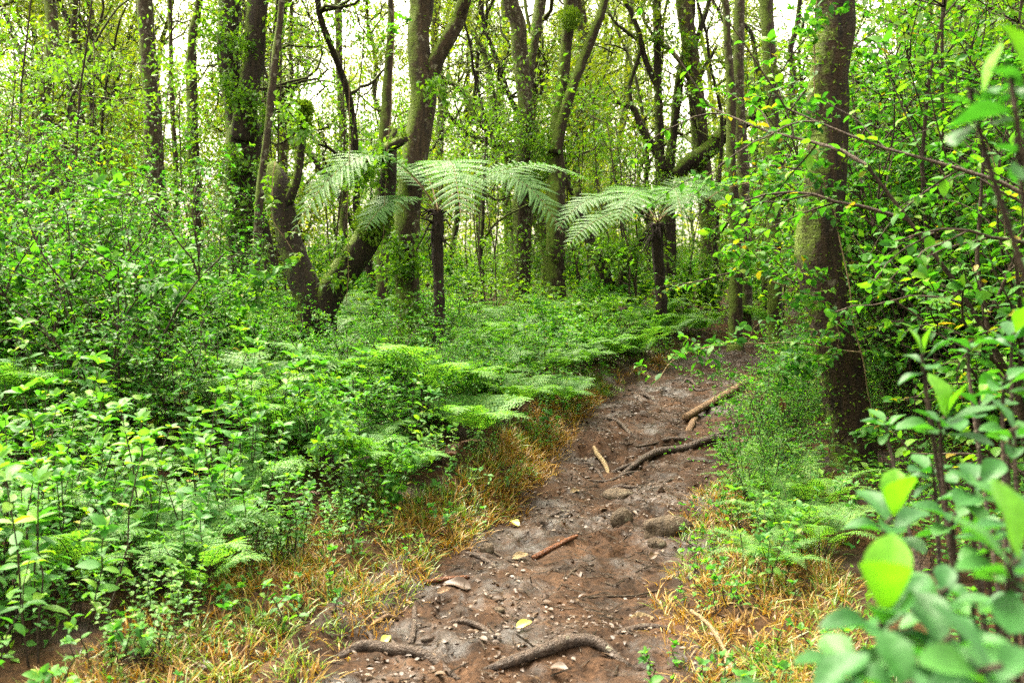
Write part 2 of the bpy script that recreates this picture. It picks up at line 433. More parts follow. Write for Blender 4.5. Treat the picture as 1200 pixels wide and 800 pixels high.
xs = np.arange(-2.3, 7.2, .026); ys = np.arange(1.3, 15.2, .026)
X, Y = np.meshgrid(xs, ys)
t, hw = lateral(X, Y); e = np.abs(t) - hw
base = ground(X, Y, t, hw).ravel()
x, y = X.ravel(), Y.ravel()
def trail_relief(x, y, e):
    inside = 1 - sstep(.0, .35, e)
    q = .036 * fbm(x * 2.1, y * 2.1, 0, 21, 3) + .022 * np.abs(fbm(x * 7, y * 6, 0, 31, 3)) + .010 * fbm(x * 19, y * 17, 0, 41, 2)
    rut = -.03 * np.exp(-((vnoise(x * .9 + 3, y * .55, 0, 55)) / .22) ** 2)
    return (q + rut) * (.35 + .65 * inside)
_prints = [(rng.uniform(3.4, 10.5), rng.uniform(-.6, .6), rng.uniform(-.3, .5)) for _ in range(40)]
def foot(x, y):
    q = np.zeros_like(x)
    for (yy, tt, a) in _prints:
        cx = np.interp(yy, PATH[:, 1][:300], PATH[:, 0][:300]) + tt * .75
        dx, dy = x - cx, y - yy
        m = (np.abs(dx) < .35) & (np.abs(dy) < .35)
        u = dx[m] * math.cos(a) - dy[m] * math.sin(a); v = dx[m] * math.sin(a) + dy[m] * math.cos(a)
        r = np.sqrt((u / .065) ** 2 + (v / .14) ** 2)
        q[m] += -.022 * (1 - sstep(.7, 1.05, r)) + .012 * np.exp(-((r - 1.2) / .2) ** 2)
    return q
Z = base + trail_relief(x, y, e) + foot(x, y) * (1 - sstep(0, .2, e)) + .004 - .12 * sstep(.16, .30, e)
tag(sheet('trail', X, Y, Z.reshape(X.shape), M['mud'], (e < .33)), kind='structure')
_tz_grid = Z.reshape(X.shape)
def trail_z(px_, py_):
    i = int(np.clip((py_ - 1.3) / .026, 0, _tz_grid.shape[0] - 1)); j = int(np.clip((px_ + 2.3) / .026, 0, _tz_grid.shape[1] - 1))
    return _tz_grid[i, j]
def trail_z_arr(x, y):
    i = np.clip(((y - 1.3) / .026).astype(int), 0, _tz_grid.shape[0] - 1); j = np.clip(((x + 2.3) / .026).astype(int), 0, _tz_grid.shape[1] - 1)
    return _tz_grid[i, j]

def path_sample(n, e0, e1, rg, y0=2.6, y1=13, side=0, power=1.):
    """Random points along the trail at E (distance beyond its edge) between e0 and e1."""
    k = rg.randint(0, len(PATH) - 1, n * 3)
    k = k[(PATH[k, 1] > y0) & (PATH[k, 1] < y1)][:n]
    sg = np.where(rg.rand(len(k)) < .5, -1, 1) if side == 0 else np.full(len(k), side)
    ee = e0 + (e1 - e0) * rg.rand(len(k)) ** power
    nrm2 = np.stack([PT[k, 1], -PT[k, 0]], 1)
    p = PATH[k] + nrm2 * (sg * (PHW[k] + ee))[:, None] + rg.normal(0, .03, (len(k), 2))
    return p[:, 0], p[:, 1]

# leaf litter, mud crumbs and grass: nobody could count them
rg = np.random.RandomState(5)
mb = MB()
n = 15000
yy = 2.8 + 10.5 * rg.rand(n) ** 1.15
k = np.array([np.abs(PATH[:, 1] - v).argmin() for v in yy])
tt = np.clip(rg.normal(0, .8, n), -1.5, 1.5) * (PHW[k] + .15)
clump = vnoise(yy * 1.6, tt * 2.5, 0, 77) + rg.normal(0, .4, n) > -.15
px_ = (PATH[k, 0] + tt)[clump]; yy = yy[clump]
_t, _h = lateral(px_, yy)
o = np.stack([px_, yy, np.where(np.abs(_t) - _h < .15, trail_z_arr(px_, yy), ground(px_, yy, _t, _h)) + .006], 1)
d = rg.normal(0, 1, (len(o), 3)) * [1, 1, .12]; nn = rg.normal(0, .28, (len(o), 3)) + [0, 0, 1]
ll = rg.uniform(.008, .034, len(o)) + .03 * (rg.rand(len(o)) < .03)
leaves(mb, o, d, nn, ll, ll * rg.uniform(.3, .7, len(o)), OVA, 0, rg)
tag(link('leaf_litter', mb.mesh('leaf_litter', M['dry'])), 'small brown dead leaves trodden into the muddy path', 'leaf litter', kind='stuff')

mb = MB()
n = 1700
yy = 2.8 + 9.5 * rg.rand(n)
k = np.array([np.abs(PATH[:, 1] - v).argmin() for v in yy])
tt = rg.uniform(-1, 1, n) * (PHW[k] + .1)
cl = vnoise(yy * 2.3 + 9, tt * 3, 0, 91) + rg.normal(0, .35, n) > 0
xx = (PATH[k, 0] + tt)[cl]; yy = yy[cl]; n = len(xx)
ico = np.array([[0, 0, 1], [.9, 0, .2], [.25, .85, .1], [-.75, .5, .15], [-.7, -.55, .2], [.3, -.85, .12], [0, 0, -.8]])
icf = np.array([[0, 1, 2], [0, 2, 3], [0, 3, 4], [0, 4, 5], [0, 5, 1], [6, 2, 1], [6, 3, 2], [6, 4, 3], [6, 5, 4], [6, 1, 5]])
sz = rg.exponential(.0050, n) + .003
V = np.stack([xx, yy, trail_z_arr(xx, yy)], 1)[:, None] + ico[None] * sz[:, None, None] * rg.uniform(.5, 1.5, (n, 7, 1)) * [1, 1, .7]
mb.add(V.reshape(-1, 3), [(icf[None] + (np.arange(n) * 7)[:, None, None]).reshape(-1, 3)])
tag(link('mud_clods', mb.mesh('mud_clods', M['mud'], False)), 'loose dark crumbs of wet mud on the path', 'mud', kind='stuff')

mb = MB(); n = 1500
yy = 2.8 + 10 * rg.rand(n); k = np.array([np.abs(PATH[:, 1] - v).argmin() for v in yy])
xx = PATH[k, 0] + np.clip(rg.normal(0, .8, n), -1.3, 1.3) * PHW[k]
o = np.stack([xx, yy, trail_z_arr(xx, yy) + .005], 1)
for q in range(3):
    sel = slice(q, n, 3); d = rg.normal(0, 1, (len(o[sel]), 3)) * [1, 1, .08]
    L = rg.uniform(.03, .13, len(d)); 
    leaves(mb, o[sel], d, [[0, 0, 1]] * len(d), L, .004 + .03 * L, (np.array([[-.5, 0, 0], [.5, 0, 0], [.5, 1, 0], [-.5, 1, 0], [0, 0, .04], [0, 1, .04]]), [np.array([[0, 4, 5, 3], [4, 1, 2, 5]])]), 0, rg)
tag(link('twig_litter', mb.mesh('twig_litter', M['stem'], False)), 'tiny broken twigs strewn over the muddy path', 'twigs', kind='stuff')

def grass(name, n, e0, e1, hmin, hmax, mat, label, seed, spec):
    rg = np.random.RandomState(seed); mb = MB()
    per = 11
    for (side, y0, y1, frac, a0, a1) in spec:
        m = int(n * frac / per)
        x, y = path_sample(m, e0 + a0, e1 + a1, rg, y0, y1, side, 1.0)
        keep = vnoise(x * 2.4, y * 2.4, 0, seed) + rg.normal(0, .45, len(x)) > -.35
        x, y = x[keep], y[keep]
        sz = np.repeat(rg.uniform(.55, 1.25, len(x)), per)
        x = np.repeat(x, per); y = np.repeat(y, per)
        off = rg.normal(0, .022, (len(x), 2)); x = x + off[:, 0]; y = y + off[:, 1]
        t, hw = lateral(x, y); ok = np.abs(t) - hw > e0 + a0 - .08
        x, y, off, sz, t, hw = x[ok], y[ok], off[ok], sz[ok], t[ok], hw[ok]
        e_ = np.abs(t) - hw
        z = np.where(e_ < .12, trail_z_arr(x, y) - .004, ground(x, y, t, hw))
        d = np.stack([off[:, 0] * 22, off[:, 1] * 22, np.full(len(x), .75)], 1) + rg.normal(0, .35, (len(x), 3)) * [1, 1, .4]
        nn = nrm(np.stack([-d[:, 0], -d[:, 1], np.full(len(x), .4)], 1)) + rg.normal(0, .4, (len(x), 3))
        L = rg.uniform(hmin, hmax, len(x)) * sz; W = rg.uniform(.0028, .0065, len(x)) * (.75 + y / 14)
        leaves(mb, np.stack([x, y, z - .006], 1), d, nn, L, W, BLADE, 0, rg)
    tag(link(name, mb.mesh(name, mat)), label, 'grass', kind='stuff')
grass('dry_grass', 46000, .0, .34, .04, .115, M['straw'], 'golden brown withered grass fringing the muddy path', 3,
      [(-1, 2.6, 5.4, .42, -.04, .42), (-1, 5.2, 9.5, .26, -.02, -.05), (1, 2.6, 7, .26, -.04, .45), (-1, 9, 12.5, .04, 0, -.2), (1, 10, 13, .02, 0, -.2)])
grass('green_grass', 34000, .0, .34, .035, .11, M['grass'], 'short green grass mixed into the withered verge of the path', 4,
      [(-1, 2.6, 5.6, .40, .03, .5), (-1, 5, 10, .20, .05, .0), (1, 2.6, 7, .32, 0.02, .5), (-1, 9.5, 13, .08, -.02, .2), (1, 9, 13.3, .04, 0, 0)])

# ------------------------------------------------------------------ roots, sticks, logs, stones
def lying(name, px, rpx, mat, label, cat, lift=.3, amp=.10, sides=9, group=None, sink_ends=True, off=None):
    """A root or stick that follows the trail's surface through the given photo points; RPX its half width in photo pixels."""
    P = []; rad = []
    for i, (a, b) in enumerate(px):
        g = on_ground(a, b); r = rpx[i] / FOC * g[1]
        z = trail_z(g[0], g[1]) + r * lift
        if sink_ends and i in (0, len(px) - 1): z -= r * 1.4
        if off: z += off[i]
        P.append([g[0], g[1], z]); rad.append(r)
    P = np.array(P); c = P.mean(0); c[2] = P[:, 2].min()
    mb = MB(); pts, rr = resample(P - c, rad, .03)
    pts = pts + np.stack([(.001 if name == 'fallen_log' else .006) * fbm(np.arange(len(pts)) * .3, i * 9., 0, 5, 2) for i in range(3)], 1)
    tube(mb, pts, rr, sides, amp=amp, freq=9, seed=int(px[0][0]))
    o = link(name, mb.mesh(name, mat), loc=c)
    tag(o, label, cat, group)
    return o
ROOT = 'tree root'
lying('tree_root', [(398, 772), (425, 763), (460, 765), (498, 772), (540, 790)], [5, 7.5, 8, 7, 3.5], M['root'], 'brown root running level across the mud, ending near the dry grass verge', ROOT, lift=.75)
lying('tree_root', [(570, 790), (600, 782), (640, 773), (668, 764), (700, 764), (738, 780)], [4, 7, 8, 9, 7.5, 5], M['root'], 'thickest brown root, humped, across the nearest mud of the path', ROOT, lift=.9)
lying('tree_root', [(708, 757), (735, 745), (762, 739), (790, 742)], [3, 5, 5.5, 3.5], M['root'], 'half buried root ending under the grass on the right verge', ROOT, lift=.55)
lying('tree_root', [(725, 556), (748, 546), (772, 535), (800, 527), (830, 521), (866, 513)], [2.5, 4, 5, 5, 4.6, 4], M['root'], 'long grey brown root forming a step across the whole path', ROOT, lift=.9)
lying('tree_root', [(760, 520), (785, 514), (803, 512), (822, 517), (840, 514), (862, 509)], [1.6, 2.6, 2.8, 2.6, 3, 3], M['root'], 'thinner wavy root lying just behind the long step root', ROOT, lift=.8)
lying('tree_root', [(716, 552), (740, 547), (760, 541)], [2, 2.6, 2.0], M['root'], 'short low root merging with the end of the step root', ROOT, lift=.4)
lying('tree_root', [(680, 541), (694, 544), (704, 552), (711, 560)], [1.5, 2.2, 2.2, 1.5], M['root'], 'thin curved root at the foot of the bank beside a forked root', ROOT, lift=.7)
lying('tree_root', [(697, 528), (700, 537), (709, 545), (717, 558)], [2.2, 3, 3, 2.4], M['palestem'], 'pale knobbly root pointing down the path at the bank', ROOT, lift=.8)
lying('tree_root', [(705, 489), (722, 496), (738, 507), (748, 512)], [1.6, 2.2, 2.4, 1.5], M['root'], 'slim dark root along the edge under the far bank', ROOT, lift=.6)
lying('tree_root', [(525, 728), (545, 736), (565, 741), (582, 753)], [2.5, 4, 4, 2], M['root'], 'dark bent root poking from the mud between two thick roots', ROOT, lift=.8)
lying('tree_root', [(538, 652), (556, 656), (572, 664), (586, 670)], [2, 3.5, 3, 2], M['root'], 'low smooth root slanting off the grassy verge into mud', ROOT, lift=.6)
lying('tree_root', [(745, 460), (757, 466), (772, 471)], [2, 3.2, 2], M['root'], 'short dark root lying on the path at the far verge', ROOT, lift=.8)
lying('tree_root', [(792, 455), (806, 450), (820, 456)], [1.3, 2, 1.3], M['root'], 'small looped root on the farthest stretch of mud', ROOT, lift=.9)
lying('tree_root', [(690, 556), (712, 558), (735, 553), (752, 548)], [1.5, 2, 2, 1.5], M['root'], 'thin root lying below the pale knobbly root at the bank', ROOT, lift=.7)
lying('tree_root', [(770, 572), (785, 562), (800, 560)], [1.5, 2.4, 1.5], M['root'], 'small forked looking root just below the step root', ROOT, lift=.8)
lying('tree_root', [(700, 575), (722, 566), (742, 570), (760, 562)], [1.5, 2.4, 2.4, 1.5], M['root'], 'low winding root between the step root and the stones', ROOT, lift=.6)
lying('tree_root', [(790, 545), (812, 540), (838, 541)], [1.4, 2.2, 1.4], M['root'], 'short root in the shadow under the step root', ROOT, lift=.7)
lying('tree_root', [(640, 600), (662, 596), (684, 603)], [1.5, 2.4, 1.5], M['root'], 'thin root showing at the foot of the bank near the yellow leaf', ROOT, lift=.6)
lying('tree_root', [(430, 735), (436, 750), (432, 764)], [2, 3, 2], M['root'], 'short root joining the level root from the grass', ROOT, lift=.6)
lying('fallen_log', [(803, 497), (880, 453)], [4.6, 5.2], M['log'], 'pale straight log lying slantwise across the far end of the path', 'log', lift=1.5, amp=.05, sides=12, sink_ends=False)
lying('wood_stump', [(806, 506), (811, 499), (816, 490)], [4.5, 4, 3.5], M['log'], 'short pale stub of wood under the end of the slanting log', 'wood', lift=.8, amp=.12)
lying('broken_stick', [(626, 655), (645, 648), (660, 640), (677, 634)], [3.2, 3.4, 3, 2.2], M['redwood'], 'reddish wet stick with dark broken end lying in mid path', 'stick', lift=1.0, sink_ends=False)
lying('broken_stick', [(500, 686), (520, 684), (550, 681)], [2.6, 3, 2.4], M['redwood'], 'rust red stick lying beside the dry grass verge', 'stick', lift=1, sink_ends=False)
lying('broken_stick', [(483, 752), (485, 735), (487, 714)], [3.6, 3.8, 3], M['root'], 'stubby grey stick pointing straight up the path', 'stick', lift=.9, sink_ends=False)
lying('broken_stick', [(438, 732), (455, 726), (468, 722)], [2.6, 2.8, 2], M['log'], 'short tan stick, the one nearest the dry grass corner', 'stick', lift=.9, sink_ends=False)
lying('broken_stick', [(806, 452), (820, 462), (840, 458)], [1.1, 1.5, 1.1], M['root'], 'thin crooked stick beside the slanting log', 'stick', lift=1, sink_ends=False)
lying('twig', [(690, 700), (718, 697), (745, 693), (772, 690)], [1, 1.4, 1.3, 1], M['stem'], 'long thin dark twig lying across the wet mud', 'twig', lift=1, sink_ends=False)
lying('twig', [(568, 640), (584, 652), (604, 664)], [1.2, 1.5, 1], M['stem'], 'thin twig sloping from the grassy bank down to the mud', 'twig', lift=1.4, sink_ends=False)
lying('twig', [(812, 736), (835, 762), (856, 785), (872, 808)], [2.2, 2.6, 2.6, 2.6], M['palestem'], 'pale bare twig lying in the yellow grass right of the path', 'twig', lift=10, sink_ends=False)
lying('twig', [(745, 525), (770, 519), (800, 503)], [1, 1.3, 1], M['stem'], 'thin twig lying between the log and the step root', 'twig', lift=1, sink_ends=False)
lying('twig', [(655, 690), (670, 676), (678, 668)], [1, 1.5, 1], M['stem'], 'short dark twig in the middle of the wet mud', 'twig', lift=1, sink_ends=False)

def stone(px, py, w, h, dep, label, seed, sink=.3):
    g = on_ground(px, py + h * .4); s = g[1] / FOC
    bm_v = []; nu, nv = 22, 12
    for i in range(nv + 1):
        th = math.pi * i / nv
        for j in range(nu):
            ph = 2 * math.pi * j / nu
            bm_v.append([math.sin(th) * math.cos(ph), math.sin(th) * math.sin(ph), math.cos(th)])
    V = np.array(bm_v)
    r = 1 + .28 * fbm(V[:, 0] * 1.3, V[:, 1] * 1.3, V[:, 2] * 1.3, seed, 2) + .05 * fbm(V[:, 0] * 6, V[:, 1] * 6, V[:, 2] * 6, seed + 2, 2)
    V = V * r[:, None]; V[:, 2] = np.sign(V[:, 2]) * np.abs(V[:, 2]) ** .8
    V = V * [w * s / 2, w * s / 2 * dep, h * s * .75]
    i = np.arange(nv)[:, None] * nu; j = np.arange(nu)[None]
    F = np.stack([i + j, i + nu + j, i + nu + (j + 1) % nu, i + (j + 1) % nu], -1).reshape(-1, 4)
    mb = MB(); mb.add(V, [F])
    o = link('stone', mb.mesh('stone', M['rock']), loc=(g[0], g[1], trail_z(g[0], g[1]) + h * s * (.42 - sink)))
    tag(o, label, 'stone')
stone(778, 618, 54, 22, .6, 'wide flat mossy stone at the edge of the path under the ferns', 1, .15)
stone(730, 604, 26, 20, .8, 'rounded grey stone lying in mid path beside the flat mossy stone', 2, .15)
stone(770, 632, 22, 12, .8, 'small stone set in front of the flat mossy stone', 3)
stone(724, 576, 34, 10, .8, 'low stone almost flush with the mud below the step root', 4, .25)
stone(570, 648, 16, 12, .8, 'small round stone against the dry grass of the bank', 6)
stone(520, 747, 14, 10, .8, 'pebble sized stone between the two thick roots', 7)
stone(585, 720, 12, 6, .8, 'tiny flat stone in the churned mud', 8)

def fallen_leaf(px, py, L, ang, mat, label, tilt=.25):
    g = on_ground(px, py); L = L / FOC * g[1] * 1.3
    mb = MB()
    leaves(mb, [[0, 0, 0]], [[math.cos(ang), math.sin(ang), tilt]], [[.1, -.5, 1]], [L], [L * .5], BIGO, 0)
    tag(link('fallen_leaf', mb.mesh('fallen_leaf', mat), loc=(g[0], g[1], trail_z(g[0], g[1]) + .012)), label, 'leaf')
fallen_leaf(605, 745, 17, .5, M['yellow'], 'bright yellow green leaf lying between the two thick roots')
fallen_leaf(608, 622, 14, 2.2, M['yellow'], 'yellow leaf fallen at the foot of the grassy bank')
fallen_leaf(552, 690, 26, 2.9, M['dry'], 'large curled tan leaf lying beside the rust red stick')
fallen_leaf(600, 656, 16, .2, M['palestem'], 'pale straw coloured leaf below the yellow leaf at the bank')
fallen_leaf(735, 733, 26, .1, M['palestem'], 'long pale leaf beside the half buried root')
fallen_leaf(448, 755, 16, 1.2, M['yellow'], 'pale green leaf standing up behind the level root')
fallen_leaf(512, 700, 14, .4, M['log'], 'small orange leaf near the large curled tan leaf')
fallen_leaf(645, 787, 20, -.7, M['dry'], 'brown leaf tucked under the humped root')
fallen_leaf(668, 577, 10, .3, M['palestem'], 'small pale leaf on the mud beside the bank of ferns')
fallen_leaf(762, 660, 14, 1.0, M['dry'], 'brown leaf on the mud below the flat mossy stone')

# ------------------------------------------------------------------ plants of the undergrowth
def frond(mb, base, ctrl, tip, wmax, npin, npin2, rg, tpl=DIA, mi=0, smi=1, droop=.25, stalk=.15, rr=.004, pw=1., shape='tri', roll=0.):
    """A feathery frond: curved midrib, pairs of leaflets, each with its own pairs of small lobes."""
    base, ctrl, tip = (np.asarray(v, float) for v in (base, ctrl, tip))
    tt = np.linspace(0, 1, 14)[:, None]
    tube(mb, (1-tt)**2 * base + 2*tt*(1-tt) * ctrl + tt**2 * tip, np.linspace(rr, rr * .25, 14), 4, mi=smi, capped=False)
    L = np.linalg.norm(ctrl - base) * .5 + np.linalg.norm(tip - ctrl) * .5 + np.linalg.norm(tip - base) * .5
    u = np.linspace(stalk, .985, npin)
    T1 = u[:, None]
    P = (1-T1)**2 * base + 2*T1*(1-T1) * ctrl + T1**2 * tip
    Tg = nrm(2*(1-T1)*(ctrl-base) + 2*T1*(tip-ctrl))
    side = nrm(np.cross(Tg, [0, 0, 1.]) + 1e-6); up = np.cross(side, Tg)
    if roll: side, up = side * math.cos(roll) + up * math.sin(roll), up * math.cos(roll) - side * math.sin(roll)
    v = (u - stalk) / (1 - stalk)
    prof = (1 - v) ** .8 * (.55 + .45 * np.minimum(1, v * 6)) if shape == 'tri' else np.sin(np.pi * np.clip(.10 + .90 * v, 0, 1)) ** .7
    O = []; D = []; Nn = []; LL = []
    wv = np.linspace(.04, 1, npin2)[None]
    pl_step = None
    for s in (-1, 1):
        ln = wmax * np.maximum(prof, .03) * rg.uniform(.86, 1.1, npin)
        pd = nrm(side * s * 1.0 + Tg * (.30 + .5 * v[:, None]) + up * .16 + rg.normal(0, .06, (npin, 3)))
        dr = droop * rg.uniform(.6, 1.4, (npin, 1, 1))
        q = P[:, None] + pd[:, None] * (ln[:, None] * wv)[..., None] - up[:, None] * (dr * (ln[:, None] * wv**2)[..., None])
        pt = nrm(pd[:, None] - up[:, None] * dr * 2 * wv[..., None])
        pup = np.broadcast_to(up[:, None], pt.shape)
        pinl = ln[:, None] * np.sqrt(np.clip(1.02 - wv, .02, 1)) * .24 * pw + .002
        for s2 in (-1, 1):
            sd = np.cross(pt, pup) * s2
            O.append(q.reshape(-1, 3)); D.append((sd + pt * .55 - pup * .15).reshape(-1, 3))
            Nn.append(pup.reshape(-1, 3) + rg.normal(0, .12, (npin * npin2, 3))); LL.append(np.broadcast_to(pinl, (npin, npin2)).ravel())
    O = np.concatenate(O); D = np.concatenate(D); Nn = np.concatenate(Nn); LL = np.concatenate(LL)
    sp = np.repeat(wmax * np.maximum(prof, .03) / npin2, npin2)
    W = np.tile(np.minimum(sp * 1.15 + .0015, .03), 4)
    leaves(mb, O, D, Nn, LL, W, tpl, mi, rg)

def fern_mesh(seed, n=8, L=.75, mat='fern', w=.26, npin=17, npin2=8, upw=1., pw=.8):
    rg = np.random.RandomState(seed); mb = MB()
    for i in range(n):
        a = 2 * math.pi * (i + rg.uniform(-.3, .3)) / n
        r = L * rg.uniform(.75, 1.15); h = r * rg.uniform(.55, .85) * upw
        c, s = math.cos(a), math.sin(a)
        end = np.array([c * r * .80, s * r * .80, h * .72])
        mid = np.array([c * r * .28, s * r * .28, h * 1.05]) + rg.normal(0, .03, 3)
        frond(mb, [c * .02, s * .02, -.02], mid, end, w * rg.uniform(.8, 1.15), npin, npin2, rg, droop=.22, stalk=.28, rr=.004, pw=pw)
    return mb.mesh('fern', [M[mat], M['stem']])

def stem_leaves(mb, pts, rg, L, ratio, pairs, mi, start=.3, tpl=OVA, droop=.25, whorl=5, decussate=True):
    """Leaf pairs up a stem and a bunch at its tip."""
    pts = np.asarray(pts); n = len(pts)
    O = []; D = []; Nn = []; S = []
    a0 = rg.uniform(0, 6.28)
    for k in range(pairs):
        f = start + (1 - start) * k / max(1, pairs - 1)
        q = f * (n - 1); i = min(int(q), n - 2); p = pts[i] + (pts[i+1] - pts[i]) * (q - i)
        tg = nrm(pts[i+1] - pts[i])
        for s in (0, math.pi):
            a = a0 + k * (math.pi / 2 if decussate else 2.4) + s + rg.normal(0, .25)
            d = np.array([math.cos(a), math.sin(a), 0]); d = d - tg * d.dot(tg)
            d = nrm(d + tg * rg.uniform(.1, .7) - np.array([0, 0, droop * rg.uniform(0, 1.6)]))
            O.append(p); D.append(d); Nn.append(nrm(np.array([0, 0, 1.]) + rg.normal(0, .25, 3))); S.append(L * rg.uniform(.65, 1.2) * (1.1 - .35 * f))
    tg = nrm(pts[-1] - pts[-2])
    for k in range(whorl):
        a = a0 + k * 6.28 / whorl + rg.normal(0, .3)
        d = np.array([math.cos(a), math.sin(a), 0]); d = nrm(d - tg * d.dot(tg) + tg * rg.uniform(.15, 1.1))
        O.append(pts[-1]); D.append(d); Nn.append(nrm(tg + rg.normal(0, .3, 3))); S.append(L * rg.uniform(.5, 1.0))
    S = np.array(S)
    leaves(mb, O, D, Nn, S, S * ratio * rg.uniform(.85, 1.15, len(S)), tpl, mi, rg)

def herb_pair(seed, h, L, ratio, nst, mat, pairs=6, tpl=OVA, droop=.25):
    rg = np.random.RandomState(seed); st = MB(); fo = MB()
    for i in range(nst):
        a = rg.uniform(0, 6.28); r = rg.uniform(0, .26); hh = h * rg.uniform(.65, 1.1)
        lean = rg.normal(0, .22, 2)
        p = [np.array([math.cos(a) * r, math.sin(a) * r, -.03])]
        for k in range(6):
            p.append(p[-1] + np.array([lean[0] * hh / 6 + rg.normal(0, .012), lean[1] * hh / 6 + rg.normal(0, .012), hh / 6]))
        tube(st, [np.array([0, 0, -.07]), (p[0] * .5) + [0, 0, -.045]] + p, np.concatenate([[.006, .005], np.linspace(.0045, .002, 7)]), 4)
        stem_leaves(fo, p, rg, L, ratio, pairs, 0, rg.uniform(.25, .5), tpl, droop)
    return st.mesh('stem', M['stem']), fo.mesh('foliage', M[mat])

def shrub_pair(seed, h, spread, nst, L, ratio, mat, depth=2, tpl=OVA, per=3, start=.25, stemmat='stem', r0=.011):
    """A many stemmed shrub with arching branches; leaves in bunches toward the twig ends."""
    rg = np.random.RandomState(seed); st = MB(); fo = MB()
    def shoot(p, d, ln, r, dep):
        n = 7; pts = [np.array(p, float)]; d = nrm(d)
        for i in range(n):
            d = nrm(d + rg.normal(0, .13, 3) + np.array([0, 0, -.03 if dep < depth else .02]))
            pts.append(pts[-1] + d * ln / n)
        tube(st, pts, np.linspace(r, r * .4, n + 1), 5 if r > .006 else 3, capped=False)
        if dep > 0:
            for c in range(rg.randint(per, per + 3)):
                k = rg.randint(2, n + 1)
                t = nrm(pts[k] - pts[k-1])
                a = rg.normal(0, 1, 3); a = nrm(a - t * a.dot(t))
                shoot(pts[k], t * .65 + a * .75 + np.array([0, 0, .15]), ln * rg.uniform(.35, .6), r * .55, dep - 1)
        if dep <= 2:
            stem_leaves(fo, pts, rg, L * rg.uniform(.8, 1.15), ratio, 5 if dep == 0 else 6, 0, start, tpl, .22, 5, False)
    for i in range(nst):
        a = 6.28 * (i + rg.uniform(-.35, .35)) / nst; r = rg.uniform(.02, .12)
        shoot([math.cos(a) * r, math.sin(a) * r, -.04], [math.cos(a) * spread, math.sin(a) * spread, 1], h * rg.uniform(.55, .95), r0, depth)
    return st.mesh('stem', M[stemmat]), fo.mesh('foliage', M[mat])

def make_plant(name, pair):
    e = link(name, None)
    link('stem', pair[0], e); link('foliage', pair[1], e)
    return e

_first = set()
def place(proto, x, y, s, label, cat, group, rg, z=None, zs=1., rz=None):
    """Puts a plant down: the prototype itself the first time, copies with their parts after that."""
    if proto.name in _first: o = copy_tree(proto)
    else: o = proto; _first.add(proto.name)
    zz = gz(x, y) if z is None else z
    o.location = (x, y, zz); o.rotation_euler = (rg.normal(0, .06), rg.normal(0, .06), rg.uniform(0, 6.28) if rz is None else rz)
    o.scale = (s, s, s * zs)
    tag(o, label, cat, group)
    return o

ferns = [link('fern', fern_mesh(s, n, L, 'fern', w)) for s, n, L, w in ((1, 8, .80, .27), (2, 7, .72, .24), (3, 9, .88, .28), (4, 6, .66, .25))]
feathery = [link('fern', fern_mesh(s, n, L, 'fern', .13, 26, 6, .85, .55)) for s, n, L in ((21, 9, .80), (22, 8, .70))]
withered = [link('withered_fern', fern_mesh(31, 7, .6, 'brownfern', .16, 14, 5, .6))]
herbs = [make_plant('leafy_plant', herb_pair(s, h, L, ra, n, m, p)) for s, h, L, ra, n, m, p in
         ((41, .62, .072, .55, 11, 'herb', 8), (42, .50, .060, .64, 13, 'herb', 7), (43, .72, .095, .50, 8, 'herb', 7), (44, .42, .045, .7, 17, 'fern', 7), (45, .66, .070, .46, 11, 'shrub', 8))]
bushes = [make_plant('broadleaf_shrub', shrub_pair(s, h, sp, n, L, ra, 'shrub', 2)) for s, h, sp, n, L, ra in
          ((51, 1.25, .45, 5, .125, .44), (52, 1.1, .55, 6, .11, .46), (53, 1.45, .35, 4, .135, .42))]
thick = [make_plant('thicket_shrub', shrub_pair(s, h, sp, n, L, ra, 'thicket', 2, OVA, 4, .15, 'stem', .014)) for s, h, sp, n, L, ra in
         ((61, 2.2, .32, 7, .058, .55), (62, 1.8, .42, 8, .054, .58), (63, 2.6, .25, 7, .062, .52))]

def in_view(x, y, margin=.4):
    return abs(x) < .53 * y + margin

def spots(n, box, mind, rg, ok, tries=40):
    """Random spots in a box (x0,x1,y0,y1) no nearer than MIND to each other where OK holds."""
    out = []
    for _ in range(n * tries):
        if len(out) >= n: break
        x = rg.uniform(box[0], box[1]); y = rg.uniform(box[2], box[3])
        if not ok(x, y): continue
        if out and np.min(np.hypot(np.array(out)[:, 0] - x, np.array(out)[:, 1] - y)) < mind: continue
        out.append((x, y))
    return out

# tall shrubs of the bank on the left
rg = np.random.RandomState(101)
def edge(x, y):
    t, hw = lateral([x], [y]); return float(t[0]), float(abs(t[0]) - hw[0])
for x, y in spots(34, (-7.6, -1.9, 6.6, 12.5), .55, rg, lambda x, y: in_view(x, y) and x / y < (-.37 if y < 9.8 else -.30)):
    place((bushes + thick)[rg.randint(6)], x, y, rg.uniform(.62, .92) * (1 if x / y < -.38 else .75), 'broad-leaved green shrub in the thicket behind the ferns of the left bank', 'shrub', 'broad-leaved shrubs on the left bank', rg)
for px, d, s in ((150, 7.4, 1.12), (45, 7.2, .85), (250, 8.6, .8)):
    p = at(px, 400, d)
    place(bushes[2 if px == 150 else 0], p[0], d, s, {150: 'tallest broad-leaved shrub of the left bank, standing before the lichen spotted trunk', 45: 'dense dark green shrub at the outer edge of the left bank', 250: 'broad-leaved shrub standing before the ivy clad twin trunk'}[px], 'shrub', None, rg)
